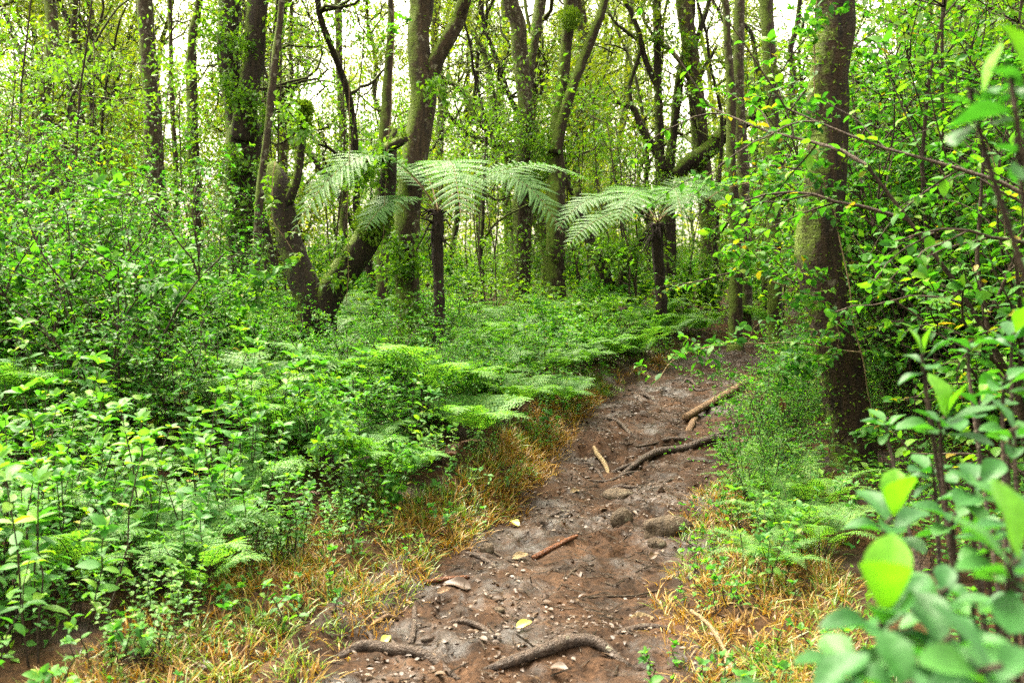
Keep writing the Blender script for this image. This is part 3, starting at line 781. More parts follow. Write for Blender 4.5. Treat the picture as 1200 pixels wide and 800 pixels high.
# leafy plants and ferns of the left bank
for x, y in ((-1.95, 3.75), (-1.75, 3.95), (-2.1, 4.1), (-1.6, 4.25), (-1.85, 4.35), (-1.45, 4.55), (-1.2, 4.75), (-2.2, 3.9)):
    place(herbs[rg.randint(5)], x, y, rg.uniform(.42, .62), 'short leafy plant at the corner where the bank meets the withered grass', 'plant', 'short plants at the corner of the bank', rg)
L_HERB = 'low leafy green plant crowding the bank left of the path'
def verge(y): return float(np.interp(y, [3, 4, 5, 6, 7, 8, 10], [.66, .52, .40, .29, .19, .12, .08]))
for x, y in spots(295, (-6.5, 3.2, 3.3, 12.2), .235, rg, lambda x, y: in_view(x, y) and edge(x, y)[0] < 0 and edge(x, y)[1] > verge(y)):
    t, e = edge(x, y); e -= verge(y)
    s = (.56 + .42 * min(1, max(0, e) / .5)) * rg.uniform(.85, 1.15) * ((.72 if y > 7 else .9) if x / y > -.24 else 1.05)
    place(herbs[rg.randint(5)], x, y, s, L_HERB, 'plant', 'leafy plants on the left bank', rg)
def fern_ok(x, y):
    t, e = edge(x, y)
    if t > 0 or not in_view(x, y): return False
    f = x / y
    return e > verge(y) + .06 and rg.rand() < (.35 if (e < verge(y) + .6 and y < 6.5) else .6 if f < -.3 else 1)
for x, y in spots(150, (-6.5, 3.4, 4.2, 14), .33, rg, fern_ok):
    t, e = edge(x, y); e -= verge(y)
    s = (.58 + .42 * min(1, max(0, e) / .6)) * rg.uniform(.7, 1.25) * (.88 if x / y > -.24 and y > 8 else .74 if y < 6.2 else 1.0)
    place(ferns[rg.randint(4)], x, y, s, 'light green fern spreading over the bank left of the path', 'fern', 'ferns on the left bank', rg)
for px, py in ((215, 640), (330, 600), (520, 545)):
    g = on_ground(px, py)
    place(withered[0], g[0], g[1], .55, 'withered brown fern under the green plants of the bank', 'fern', 'withered ferns', rg)

seeds_ = [make_plant('seedling_plant', herb_pair(q, h, L, .62, 8, 'herb', 3)) for q, h, L in ((46, .20, .050), (47, .15, .042), (48, .26, .058))]
def seed_ok(x, y):
    t, e = edge(x, y)
    return in_view(x, y) and (.04 < e < verge(y) + .12 if t < 0 else .06 < e < .6)
for x, y in spots(46, (-2.6, 3.2, 3.0, 9.5), .2, rg, seed_ok):
    place(seeds_[rg.randint(3)], x, y, rg.uniform(.45, .9), 'small green seedling growing in the withered grass along the path edge', 'plant', 'seedlings along the path edge', rg)
for x, y in spots(34, (-4.5, 2.6, 5.6, 12.0), .5, rg, lambda x, y: in_view(x, y) and edge(x, y)[0] < 0 and edge(x, y)[1] > .4 and x / y > -.36):
    place((bushes + thick)[rg.randint(6)], x, y, rg.uniform(.30, .46), 'small leafy bush rising among the ferns of the left bank', 'shrub', 'small bushes among the ferns of the left bank', rg)

# ferns and small plants on the right verge
rr_ = np.random.RandomState(202)
def right_ok(e0, e1):
    def f(x, y):
        t, e = edge(x, y); return t > 0 and e0 < e < e1 and in_view(x, y)
    return f
for px, py, s in ((930, 640, .82), (890, 600, .8), (955, 610, .85), (905, 555, .72), (870, 560, .62), (900, 680, .6), (960, 660, .75), (925, 580, .75)):
    g = on_ground(px, py)
    place(feathery[rr_.randint(2)], g[0], g[1], s, 'feathery blue green fern arching over the verge below the big mossy trunk', 'fern', 'feathery ferns on the right verge', rr_)
for x, y in spots(45, (.6, 4.6, 3.2, 11), .28, rr_, right_ok(.3, 2.0)):
    place(herbs[rr_.randint(5)], x, y, rr_.uniform(.35, .62), 'small leafy plant in the undergrowth right of the path', 'plant', 'leafy plants right of the path', rr_)
for x, y in spots(24, (2.6, 6.5, 10, 14.5), .5, rr_, lambda x, y: edge(x, y)[1] > .3):
    place(ferns[rr_.randint(4)], x, y, rr_.uniform(.5, .8), 'fern by the far bend of the path', 'fern', 'ferns by the far bend', rr_)

# the thicket on the right
def thicket_ok(x, y):
    t, e = edge(x, y); f = x / y
    if t < 0 or e < .75 or not in_view(x, y, .6): return False
    return f > (.535 if y < 7.5 else .385)
for x, y in spots(62, (1.7, 7.5, 4.9, 12.5), .40, rr_, thicket_ok):
    far = sstep(.28, .44, x / y)
    place(thick[rr_.randint(3)], x, y, rr_.uniform(.85, 1.1) * (.85 + .45 * far), 'small-leaved evergreen shrub in the dense thicket right of the big trunk', 'shrub', 'shrubs of the thicket on the right', rr_)
for x, y in spots(16, (1.2, 3.6, 5.2, 9.5), .3, rr_, lambda x, y: edge(x, y)[0] > 0 and .3 < edge(x, y)[1] < 1.6 and (x / y < .27 or y > 7.2)):
    place(thick[rr_.randint(3)], x, y, rr_.uniform(.20, .36), 'low small-leaved shrub at the foot of the big trunk', 'shrub', 'low shrubs at the foot of the big trunk', rr_)

# ------------------------------------------------------------------ trees
def tree(name, label, cat='tree', group=None, base=(0, 0, 0)):
    return tag(link(name, None, loc=base), label, cat, group)

def trunk_px(mb, spec, base, sides=16, step=.07, amp=.10, seed=1, freq=5.):
    """A stem through photo points (x, y, half width in pixels, distance)."""
    P = np.array([at(a, b, d) for a, b, w, d in spec]) - base
    rad = [w / FOC * d for a, b, w, d in spec]
    tube(mb, P, rad, sides, step=step, amp=amp, freq=freq, seed=seed)
    return P, rad

def tuft(mb, center, n, r, L, rg, mi=0, flat=.7):
    c = rg.normal(0, 1, (n, 3)); c = nrm(c) * (rg.rand(n, 1) ** .4) * r
    leaves(mb, c + center, nrm(c + rg.normal(0, r * .4, (n, 3)) + [0, 0, .3 * r]), rg.normal(0, flat, (n, 3)) + [0, 0, .7], L * rg.uniform(.6, 1.2, n), L * .45, DIA, mi, rg)

def crown_from(mbw, mbl, tops, rg, n, length, L, per, depth=2, up=.06):
    sites = []
    for p, d, r in tops:
        for _ in range(n):
            dd = nrm(np.asarray(d) * .7 + rg.normal(0, .55, 3))
            grow(mbw, p, dd, length * rg.uniform(.7, 1.2), r * .6, depth, rg, sites, .28, up, (2, 4), 6)
    cluster(mbl, sites, per, .20, L, rg)

def moss_fur(mb, P, rad, n, rg, L=.035, prefer=(-.5, -.1, .8)):
    """Short moss tufts standing off a limb's upper side."""
    P = np.asarray(P); rad = np.asarray(rad); pts, rr = resample(P, rad, .06)
    k = rg.randint(0, len(pts), n); d = nrm(rg.normal(0, 1, (n, 3)) + np.array(prefer) * 1.2)
    T = nrm(np.gradient(pts, axis=0))[k]
    d = nrm(d - T * (d * T).sum(1, keepdims=True))
    leaves(mb, pts[k] + d * (rr[k] * .96)[:, None], nrm(d + rg.normal(0, .6, (n, 3))), rg.normal(0, 1, (n, 3)), L * rg.uniform(.5, 1.3, n), L * .4, DIA, 0, rg)

def big_tree(name, label, stems, bark, seed, moss=0, crown=True, sprouts=(), top_n=2, sides=16, group=None, crownL=2.4, mosscl=()):
    """A tree from photo measured stems; the crown starts where the first stem leaves the frame."""
    rg = np.random.RandomState(seed)
    s0 = stems[0]
    b = at(*[s0[0][i] for i in (0, 1, 3)]); b[2] = gz(b[0], b[1])
    e = tree(name, label, base=b, group=group)
    tops = []; fur = MB()
    for i, sp in enumerate(stems):
        mb = MB()
        pts = list(sp)
        P = [at(a, c, d) + np.array([1, .6, 0]) * rg.normal(0, .16, 3) * w / FOC * d for a, c, w, d in pts]; rad = [w / FOC * d * .88 * rg.uniform(.93, 1.07) for a, c, w, d in pts]
        if i == 0:                                    # root flare down to the ground
            g0 = np.array([P[0][0], P[0][1], b[2] - .12]); 
            if P[0][2] - g0[2] > .25: P = [g0, np.array([P[0][0], P[0][1], b[2] + .12])] + P; rad = [rad[0] * 1.55, rad[0] * 1.2] + rad
            else: P = [g0] + P; rad = [rad[0] * 1.5] + rad
        if sp[-1][1] <= 0:                            # carries on above the frame
            dd = nrm(P[-1] - P[-2]); dd = nrm(dd + [0, 0, .6])
            for q in range(1, 4):
                P.append(P[-1] + dd * 1.0 + np.append(rg.normal(0, .08, 2), 0)); rad.append(rad[-1] * .86)
            tops.append((P[-1] - b, dd, rad[-1])); tops.append((P[-2] - b, nrm(dd + rg.normal(0, .7, 3)), rad[-1] * .7))
        P = np.array(P) - b
        tube(mb, P, rad, sides if i == 0 else max(8, sides - 6), step=.06, amp=.16, seed=seed + i)
        link('trunk' if i == 0 else 'limb', mb.mesh('trunk' if i == 0 else 'limb', M[bark]), e)
        if moss: moss_fur(fur, P, rad, int(moss / (1 + .6 * i)), rg)
    for (a, c, d, r) in mosscl: tuft(fur, at(a, c, d) - b, 900, r, .05, rg)
    if fur.n: link('moss', fur.mesh('moss', M['mossleaf']), e)
    if crown or sprouts:
        w = MB(); lv = MB()
        if crown and tops: crown_from(w, lv, tops, rg, top_n, crownL, .085, 4)
        sites = []
        for (a, c, d, ln, n) in sprouts:
            p = at(a, c, d) - b
            for _ in range(n):
                grow(w, p + rg.normal(0, .05, 3), nrm(rg.normal(0, 1, 3) + [0, -.4, .25]), ln * rg.uniform(.5, 1.2), .006, 1, rg, sites, .25, .03, (2, 3), 4)
        cluster(lv, sites, 4, .07, .065, rg, OVA)
        lv.f += [(F + lv.n, 1) for F, _ in w.f]; lv.v += w.v; lv.n += w.n
        if lv.n: link('crown', lv.mesh('crown', [M['mid'], M[bark]]), e)
    return e

# the big trunk on the right
big_tree('mossy_tree', 'big brown mossy trunk standing beside the path, wound with a leafy vine',
         [[(990, 572, 34, 7), (988, 520, 31, 7), (984, 450, 29, 7.02), (977, 380, 29, 7.05), (970, 300, 30, 7.05), (964, 225, 30, 7.05), (966, 160, 27, 7.1), (974, 90, 26, 7.1), (979, 0, 26, 7.15)]],
         'bark_big', 301, moss=2600, top_n=2, sides=26)
# central fork
big_tree('forked_tree', 'straight grey brown trunk forking high up, beside the larger tree fern',
         [[(481, 388, 19, 10.4), (478, 330, 17, 10.4), (480, 260, 17, 10.4), (489, 180, 16.5, 10.4), (495, 120, 16.5, 10.4), (499, 78, 17, 10.4), (497, 40, 15, 10.4), (500, 0, 15.5, 10.4)],
          [(505, 98, 11, 10.4), (512, 72, 11, 10.35), (524, 48, 10.5, 10.3), (537, 22, 9.5, 10.3), (546, 0, 9, 10.2)]],
         'bark_brown', 302, moss=700, sprouts=((476, 330, 10.2, .35, 7), (470, 300, 10.2, .3, 4), (486, 370, 10.2, .3, 5), (505, 110, 10.1, .2, 2)), sides=20)
# old V shaped tree
big_tree('crooked_tree', 'old dark tree split low in a V, its broken limb capped with moss',
         [[(372, 398, 27, 9.6), (370, 365, 27, 9.6), (354, 320, 19, 9.6), (342, 275, 17, 9.6), (330, 232, 17, 9.6), (322, 205, 13, 9.6), (317, 190, 5, 9.6)],
          [(374, 372, 20, 9.55), (392, 335, 19, 9.5), (415, 298, 19, 9.45), (437, 268, 18, 9.4), (450, 235, 15, 9.4), (456, 205, 13, 9.4), (459, 178, 9, 9.45), (462, 150, 4, 9.45)],
          [(336, 240, 8, 9.55), (346, 210, 6, 9.5), (352, 170, 6, 9.5), (355, 145, 7, 9.5), (356, 122, 6, 9.5)],
          [(446, 190, 8, 9.4), (455, 175, 8, 9.3), (470, 166, 7, 9.2), (477, 162, 4, 9.2)]],
         'bark_dark', 303, moss=600, crown=False, sprouts=((400, 320, 9.3, .25, 2), (445, 200, 9.2, .4, 4), (355, 150, 9.4, .3, 2)), mosscl=((355, 145, 9.5, .07), (357, 128, 9.5, .06), (437, 262, 9.3, .18)))
# twin trunk with ivy
big_tree('twin_tree', 'thick ivy clad trunk that splits into two upright stems',
         [[(283, 335, 24, 13), (281, 270, 23, 13), (279, 210, 23, 13), (284, 150, 25, 13), (276, 110, 17, 13), (270, 60, 14, 13), (267, 0, 14, 13)],
          [(290, 165, 18, 12.95), (296, 110, 15, 12.9), (300, 60, 14, 12.9), (303, 0, 13, 12.9)]],
         'bark_dark', 304, moss=800, sprouts=((272, 240, 12.7, .45, 8), (285, 190, 12.7, .45, 7), (268, 110, 12.7, .4, 6), (275, 60, 12.7, .4, 5), (290, 140, 12.7, .4, 5), (300, 270, 12.7, .45, 6), (275, 30, 12.7, .35, 4)), sides=18)
big_tree('lichen_tree', 'straight trunk spotted with pale lichen behind the tallest shrub',
         [[(186, 340, 13, 13.5), (184, 250, 12.5, 13.5), (180, 185, 13, 13.5), (176, 120, 11.5, 13.5), (173, 60, 11.5, 13.5), (171, 0, 11.5, 13.5)]],
         'bark_lichen', 305, moss=200)
big_tree('slim_tree', 'thin pale speckled stem leaning before the ivy clad twin trunk',
         [[(297, 345, 7, 10.5), (301, 280, 6.5, 10.5), (306, 215, 6, 10.5), (312, 150, 5.5, 10.5), (320, 75, 4.8, 10.5), (329, 0, 4.2, 10.5)]],
         'bark_lichen', 306, sides=10, top_n=2, crownL=1.4)
big_tree('lichen_tree', 'grey trunk with lichen rising behind the larger tree fern',
         [[(614, 330, 12, 16), (613, 240, 11, 16), (614, 180, 10.5, 16), (613, 120, 10.5, 16), (610, 70, 10.5, 16), (606, 30, 10.5, 16), (602, 0, 10.5, 16)],
          [(616, 150, 6, 16), (622, 80, 6, 16.2), (632, 0, 5, 16.4)]],
         'bark_lichen', 307, moss=400, sprouts=((625, 180, 15.7, .5, 8), (612, 215, 15.7, .5, 6)))
big_tree('mossy_tree', 'mossy pale trunk with a dark leaning limb and a round moss cushion',
         [[(650, 330, 13, 15.5), (651, 250, 12, 15.5), (652, 200, 12, 15.5), (655, 160, 10, 15.5), (660, 100, 9, 15.5), (666, 50, 9, 15.5), (668, 0, 9, 15.5)],
          [(651, 180, 9, 15.4), (658, 140, 8, 15.4), (672, 100, 7.5, 15.3), (688, 60, 7, 15.3), (700, 25, 6, 15.2), (708, 0, 5.5, 15.2)]],
         'bark_mossy', 308, moss=500, mosscl=((668, 22, 15.3, .17),))
big_tree('leaning_tree', 'mossy dark stem slanting to the left behind the tree fern fronds',
         [[(640, 300, 9, 17), (625, 245, 9, 17), (608, 195, 8, 17), (585, 165, 8, 17), (562, 140, 7, 17), (548, 115, 6, 17), (535, 100, 4, 17), (520, 95, 2.5, 17)],
          [(590, 172, 4, 17), (565, 165, 3.4, 17), (540, 150, 3, 17), (520, 130, 2, 17), (512, 132, 1.2, 17)],
          [(578, 158, 5.5, 17), (577, 110, 4.5, 17.1), (570, 75, 4, 17.2), (560, 50, 3.4, 17.2), (552, 35, 2, 17.2)]],
         'bark_mossy', 309, moss=700, crown=False, sprouts=((562, 140, 16.8, .4, 3),))
# dark many limbed tree in the middle distance
big_tree('dark_tree', 'dark many-limbed tree behind the smaller tree fern, its stems black against the light',
         [[(783, 350, 12, 17), (782, 290, 11, 17), (781, 230, 10, 17), (773, 190, 7.5, 17), (771, 140, 6.5, 17), (770, 80, 6, 17), (769, 0, 5.5, 17)],
          [(784, 210, 8, 17), (789, 150, 6.5, 17), (796, 95, 6.5, 17), (803, 55, 5, 17), (812, 0, 4.5, 17)],
          [(797, 85, 4, 17), (812, 55, 4, 16.9), (824, 25, 3.6, 16.8), (830, 0, 3.2, 16.8)],
          [(778, 200, 6, 16.9), (766, 175, 6, 16.9), (752, 150, 5, 16.9), (742, 128, 4.5, 16.9), (730, 122, 3.5, 16.9), (718, 118, 2, 16.9)],
          [(741, 128, 3.6, 16.9), (738, 100, 3.4, 16.9), (747, 70, 3.2, 16.9), (748, 50, 3, 17), (735, 38, 2.4, 17), (722, 28, 2, 17), (712, 14, 1.4, 17)],
          [(770, 105, 4, 17), (757, 70, 4.2, 17), (748, 35, 4, 17), (738, 10, 3.6, 17), (732, 0, 3.2, 17)],
          [(790, 205, 11, 16.9), (812, 190, 12, 16.8), (832, 175, 12, 16.7), (850, 155, 10, 16.6), (874, 145, 8, 16.5), (889, 128, 6, 16.4), (892, 100, 5, 16.3), (885, 70, 4, 16.3), (880, 40, 3.5, 16.3), (862, 20, 2.5, 16.3)],
          [(818, 185, 6, 16.8), (820, 150, 5, 16.8), (812, 125, 4.6, 16.8), (820, 92, 4, 16.8), (834, 65, 3.4, 16.8), (840, 55, 2, 16.8)]],
         'bark_dark', 310, moss=900, sprouts=((770, 50, 16.8, .6, 3), (800, 60, 16.8, .6, 3)), sides=12, top_n=2, crownL=2.2)
big_tree('crooked_tree', 'low dark V shaped trunk between the two tree ferns',
         [[(718, 358, 10, 14.6), (712, 335, 10, 14.6), (702, 305, 8.5, 14.6), (690, 280, 8, 14.6), (680, 250, 7, 14.6), (676, 220, 5, 14.6)],
          [(722, 355, 9, 14.6), (730, 325, 7.5, 14.5), (738, 300, 7.5, 14.5), (752, 278, 6, 14.5), (764, 262, 4, 14.5)]],
         'bark_dark', 311, moss=500, crown=False, sides=12, sprouts=((700, 300, 14.4, .4, 4), (735, 310, 14.4, .35, 3)))
big_tree('slim_tree', 'brown straight trunk at the far bend of the path',
         [[(862, 398, 10, 12.9), (862, 340, 10, 12.9), (861, 280, 9, 12.9), (858, 200, 7.5, 12.9), (856, 120, 6.5, 12.9), (852, 50, 5.5, 12.9), (849, 0, 5, 12.9)]],
         'bark_brown', 312, sides=14, moss=120, top_n=2, crownL=1.8)
big_tree('lichen_tree', 'lichen covered stem close behind the trunk at the far bend',
         [[(874, 395, 8, 14.2), (873, 300, 8, 14.2), (871, 200, 8, 14.2), (869, 100, 7.5, 14.2), (869, 0, 7, 14.2)]],
         'bark_lichen', 313, sides=12, top_n=2, crownL=1.8)
big_tree('mossy_tree', 'green mossy trunk between the far bend and the big trunk',
         [[(908, 380, 11, 13.2), (908, 300, 10, 13.2), (906, 200, 9.5, 13.2), (904, 140, 9, 13.2), (902, 60, 9, 13.2), (899, 0, 9, 13.2)],
          [(905, 110, 6, 13.2), (912, 92, 6.5, 13.1), (907, 80, 4, 13.1)]],
         'bark_mossy', 314, moss=900, top_n=2)
big_tree('leaning_tree', 'twisted dark limb showing beside the big mossy trunk',
         [[(900, 330, 7, 16), (908, 240, 6, 16), (920, 150, 5.5, 16), (930, 90, 5, 16), (925, 60, 4, 16), (934, 30, 4, 16), (938, 0, 3.6, 16)],
          [(922, 140, 4.5, 16), (940, 125, 4, 15.9), (955, 110, 3.5, 15.8)]],
         'bark_dark', 315, sides=10, top_n=2, crownL=1.6)
for args in ((224, 'slim greenish trunk just beside the lichen spotted trunk', [(232, 330, 8, 17), (228, 200, 8, 17), (224, 100, 7.5, 17), (226, 40, 6, 17), (232, 0, 5, 17)], 'bark_mossy'),
             (204, 'very thin reddish stem between the lichen spotted trunk and the greenish trunk', [(204, 320, 4, 16), (205, 220, 3.8, 16), (202, 120, 3.5, 16), (198, 0, 3, 16)], 'bark_brown'),
             (88, 'slender brown trunk standing far back above the outer shrubs', [(90, 300, 6, 19), (88, 220, 5.5, 19), (84, 120, 5, 19), (88, 0, 4, 19)], 'bark_far'),
             (402, 'pair-like slim grey trunk behind the broken mossy limb', [(400, 320, 6, 18), (401, 200, 6, 18), (398, 100, 5.5, 18), (396, 0, 5, 18)], 'bark_far'),
             (452, 'short thick brown trunk partly hidden behind the forked trunk', [(448, 330, 9, 12.6), (449, 240, 9, 12.6), (452, 160, 8, 12.6), (454, 110, 7, 12.6), (458, 40, 5, 12.6), (458, 0, 4, 12.6)], 'bark_brown')):
    big_tree('slim_tree', args[1], [args[2]], args[3], 320 + args[0], sides=10, top_n=2, crownL=1.6, sprouts=((args[2][1][0], args[2][1][1], args[2][1][3] - .2, .4, 4),))

# ------------------------------------------------------------------ tree ferns
def tree_fern(label, trunk, crown, fronds, seed, wmax):
    rg = np.random.RandomState(seed)
    b = at(*[trunk[0][i] for i in (0, 1, 3)]); b[2] = gz(b[0], b[1])
    e = tree('tree_fern', label, 'tree fern', base=b)
    mb = MB(); P = [np.array([b[0], b[1], b[2] - .1])] + [at(a, c, d) for a, c, w, d in trunk]
    rad = [trunk[0][2] * 1.5 / FOC * trunk[0][3]] + [w * 1.1 / FOC * d for a, c, w, d in trunk]
    P = np.array(P) - b
    tube(mb, P, rad, 14, step=.03, amp=.30, freq=14, seed=seed)
    for q in range(26):                       # stubs of old frond stalks under the crown
        k_ = P[-1] + (P[-2] - P[-1]) * rg.uniform(0, .9); an = rg.uniform(0, 6.28); ln = rg.uniform(.06, .22)
        o_ = np.array([math.cos(an), math.sin(an), 0])
        tube(mb, [k_, k_ + o_ * rad[-1] * 1.3 + [0, 0, .03], k_ + o_ * (rad[-1] + ln * .6) + [0, 0, -ln * rg.uniform(-.4, 1)]], [.013, .011, .005], 5)
    link('trunk', mb.mesh('trunk', M['fernbark']), e)
    top = P[-1]
    for (a, c, d, a2, c2, d2, w) in fronds:
        tip = at(a, c, d) - b; mid = at(a2, c2, d2) - b
        mb = MB(); frond(mb, top, mid, tip, w * wmax, 27, 15, rg, droop=.20, stalk=.18, rr=.008, shape='lance', pw=.45, roll=float(np.clip(-(tip[0] - top[0]) * .22, -.28, .28)))
        link('frond', mb.mesh('frond', [M['treefern'], M['palestem']]), e)
tree_fern('larger tree fern with thin black trunk, its fronds spread before the forked trunk',
          [(515, 398, 7, 9.5), (514, 340, 6, 9.5), (512, 290, 6, 9.5), (514, 248, 6.5, 9.5)], None,
          [(541, 264, 7.7, 528, 122, 8.5, 1.0), (660, 274, 8.9, 590, 145, 9.2, .95), (340, 280, 8.7, 430, 100, 9.0, 1.0), (692, 214, 10.6, 610, 160, 10.1, .8), 
           (470, 205, 11, 495, 165, 10.4, .8), (428, 270, 8.8, 462, 205, 9.2, .75), (405, 222, 10.4, 455, 150, 10, .8)], 401, .38)
tree_fern('smaller tree fern with fronds spread like a parasol near the far bend',
          [(776, 372, 7, 13.2), (773, 330, 6, 13.2), (770, 290, 6, 13.2), (771, 262, 7, 13.2)], None,
          [(653, 270, 12.4, 700, 195, 12.8, .8), (662, 292, 11.8, 715, 225, 12.4, .7), (722, 262, 11.5, 752, 185, 12.4, 1.15), (800, 262, 11.6, 790, 180, 12.4, 1.0), (850, 236, 12.6, 815, 190, 12.9, .9),
           (872, 264, 13.6, 825, 190, 13.4, .9), (832, 216, 14.6, 800, 195, 14, .9), (715, 226, 14.6, 740, 205, 14, .8)], 402, .40)

# small tree fern plantlets low beside the trunks
for px, py, s, lab in ((512, 402, 1.05, 'broad young tree fern at the foot of the thin black trunk'), (470, 415, .8, 'grey green young tree fern before the forked trunk'),
                       (780, 405, 1.0, 'wide fern below the smaller tree fern'), (715, 415, .9, 'fern spilling toward the path from below the V shaped trunk')):
    g = on_ground(px, py)
    place(feathery[px % 2], g[0], g[1], s, lab, 'fern', None, rg)

# ------------------------------------------------------------------ far trees, saplings and distant wood
def far_tree(seed, H, r, lean):
    rg = np.random.RandomState(seed); tr = MB(); fo = MB(); sites = []
    p = [np.array([0, 0, -.2])]
    for k in range(12):
        p.append(p[-1] + np.array([rg.normal(lean, .12), rg.normal(0, .12), H / 12]))
    p = np.array(p); rad = np.linspace(r, r * .35, 13); rad[0] *= 1.5
    tube(tr, p, rad, 8, step=.35, amp=.10, seed=seed)
    for k in range(20):
        f = rg.uniform(.10, 1); q = f * 12; i = min(int(q), 11); c = p[i] + (p[i+1] - p[i]) * (q - i)
        a = rg.uniform(0, 6.28)
        grow(tr, c, [math.cos(a), math.sin(a), rg.uniform(.3, 1.1)], rg.uniform(1.0, 2.4) * (1.1 - .3 * f), r * .35, 2, rg, sites, .30, .06, (2, 3), 5)
    cluster(fo, sites, 8, .24, .105, rg)
    return tr.mesh('trunk', M['bark_far']), fo.mesh('crown', M['far'])
def sapling(seed, H, nst):
    rg = np.random.RandomState(seed); st = MB(); fo = MB(); sites = []
    for s in range(nst):
        p = [np.array([rg.normal(0, .25), rg.normal(0, .25), -.05])]; ln = rg.normal(0, .05, 2)
        for k in range(8): p.append(p[-1] + np.array([ln[0] * H / 8 + rg.normal(0, .03), ln[1] * H / 8 + rg.normal(0, .03), H / 8 * rg.uniform(.9, 1.1)]))
        tube(st, p, np.linspace(.016, .006, 9), 5)
        for k in range(9):
            i = rg.randint(2, 9); a = rg.uniform(0, 6.28)
            grow(st, p[i], [math.cos(a), math.sin(a), .45], rg.uniform(.4, .9), .006, 1, rg, sites, .22, .02, (1, 3), 4, 5)
    cluster(fo, sites, 4, .08, .07, rg)
    return st.mesh('stem', M['stem']), fo.mesh('foliage', M['mid'])

fars = []
for s, H, r, ln in ((501, 13, .12, .0), (502, 11, .09, .05), (503, 15, .15, -.03), (504, 12, .10, -.08), (505, 9, .07, .04)):
    e = link('forest_tree', None); a, b = far_tree(s, H, r, ln)
    link('trunk', a, e); link('crown', b, e); fars.append(e)
saps = [make_plant('sapling_tree', sapling(s, H, n)) for s, H, n in ((601, 3.4, 2), (602, 2.6, 3), (603, 4.2, 2))]

rf = np.random.RandomState(77)
GAPS = [(196, 262, .85), (312, 350, .75), (425, 450, .5), (524, 562, .7), (720, 755, .4), (805, 845, .5), (925, 945, .5)]
def far_ok(x, y):
    if not in_view(x, y, 1.5): return False
    if 0 < edge(x, y)[1] < .6 or edge(x, y)[1] < 0: return False
    px = 600 + FOC * x / y
    for a, b, pr in GAPS:
        if a - 10 < px < b + 10 and rf.rand() < pr: return False
    return True
FAR = spots(120, (-30, 30, 17, 52), 1.15, rf, far_ok)
for x, y in FAR:
    place(fars[rf.randint(5)], x, y, rf.uniform(.8, 1.2), 'slender forest tree with yellow green crown far behind the ferns', 'tree', 'slender trees of the forest behind', rf)
for x, y in spots(110, (-12, 12, 12.2, 28), .62, rf, lambda x, y: in_view(x, y, .5) and (edge(x, y)[1] > .7) and not (y < 14 and .0 < x / y < .3) and not (y < 17 and x / y < -.2 and rf.rand() < .7)):
    place(saps[rf.randint(3)], x, y, rf.uniform(.7, 1.15), 'thin-stemmed leafy sapling in the understorey behind the ferns', 'sapling', 'saplings of the understorey', rf)
for x, y in spots(75, (-12, 12, 11.5, 26), .7, rf, lambda x, y: in_view(x, y, .5) and (edge(x, y)[1] > .6) and not (y < 14 and -.2 < x / y < .3)):
    place(bushes[rf.randint(3)], x, y, rf.uniform(.5, .85), 'low leafy bush on the forest floor beyond the ferns', 'shrub', 'bushes on the forest floor beyond', rf)
# saplings on the left side in front of the far trees, and inside the right thicket
for x, y in spots(5, (-7, -2.5, 9, 13.5), .8, rf, lambda x, y: in_view(x, y)):
    place(saps[rf.randint(3)], x, y, rf.uniform(.8, 1.2), 'leafy sapling rising out of the shrubs of the left bank', 'sapling', 'saplings among the left shrubs', rf)
for x, y in spots(12, (2.6, 7, 7.5, 13), .6, rf, lambda x, y: in_view(x, y) and x / y > .37):
    place(saps[rf.randint(3)], x, y, rf.uniform(.9, 1.3), 'leafy sapling rising through the thicket right of the big trunk', 'sapling', 'saplings in the right thicket', rf)

def bare_tree(seed, H, r):
    rg = np.random.RandomState(seed); tr = MB(); fo = MB(); sites = []
    p = [np.array([0, 0, -.2])]; d = np.array([0, 0, 1.])
    for k in range(14):
        d = nrm(d + rg.normal(0, .16, 3) + [0, 0, .12]); p.append(p[-1] + d * H / 14)
    p = np.array(p); rad = np.linspace(r, r * .3, 15); rad[0] *= 1.5
    tube(tr, p, rad, 8, step=.15, amp=.14, seed=seed)
    for k in range(11):
        q = rg.uniform(.22, 1) * 14; i = min(int(q), 13); a = rg.uniform(0, 6.28)
        grow(tr, p[i], [math.cos(a), math.sin(a), rg.uniform(.3, 1.2)], rg.uniform(1.0, 2.6), rad[i] * .6, 2, rg, sites, .42, .08, (2, 3), 5, 9)
    sites = [sites[i] for i in rg.permutation(len(sites))[:120]]
    cluster(fo, sites, 4, .12, .08, rg)
    return tr.mesh('trunk', M['bark_dark']), fo.mesh('crown', M['mid'])
bares = []
for q in ((701, 7.5, .065), (702, 9, .085), (703, 6.5, .055), (704, 8, .07)):
    e = link('crooked_tree', None); a, b = bare_tree(*q); link('trunk', a, e); link('crown', b, e); bares.append(e)
def bare_ok(x, y):
    return in_view(x, y) and edge(x, y)[1] > .8 and not (y < 16 and x / y > .18)
for x, y in spots(38, (-14, 12, 14.5, 28), 1.0, rf, bare_ok):
    c_ = bares[rf.randint(4)]
    c_ = c_ if not c_.get('category') else copy_tree(c_)
    c_.location = (x, y, gz(x, y)); c_.rotation_euler = (0, 0, rf.uniform(0, 6.28)); q = rf.uniform(.8, 1.2); c_.scale = (q, q, q)
    tag(c_, 'thin dark crooked tree with tangled nearly bare branches in the middle distance', 'tree', 'crooked thin trees in the middle distance')

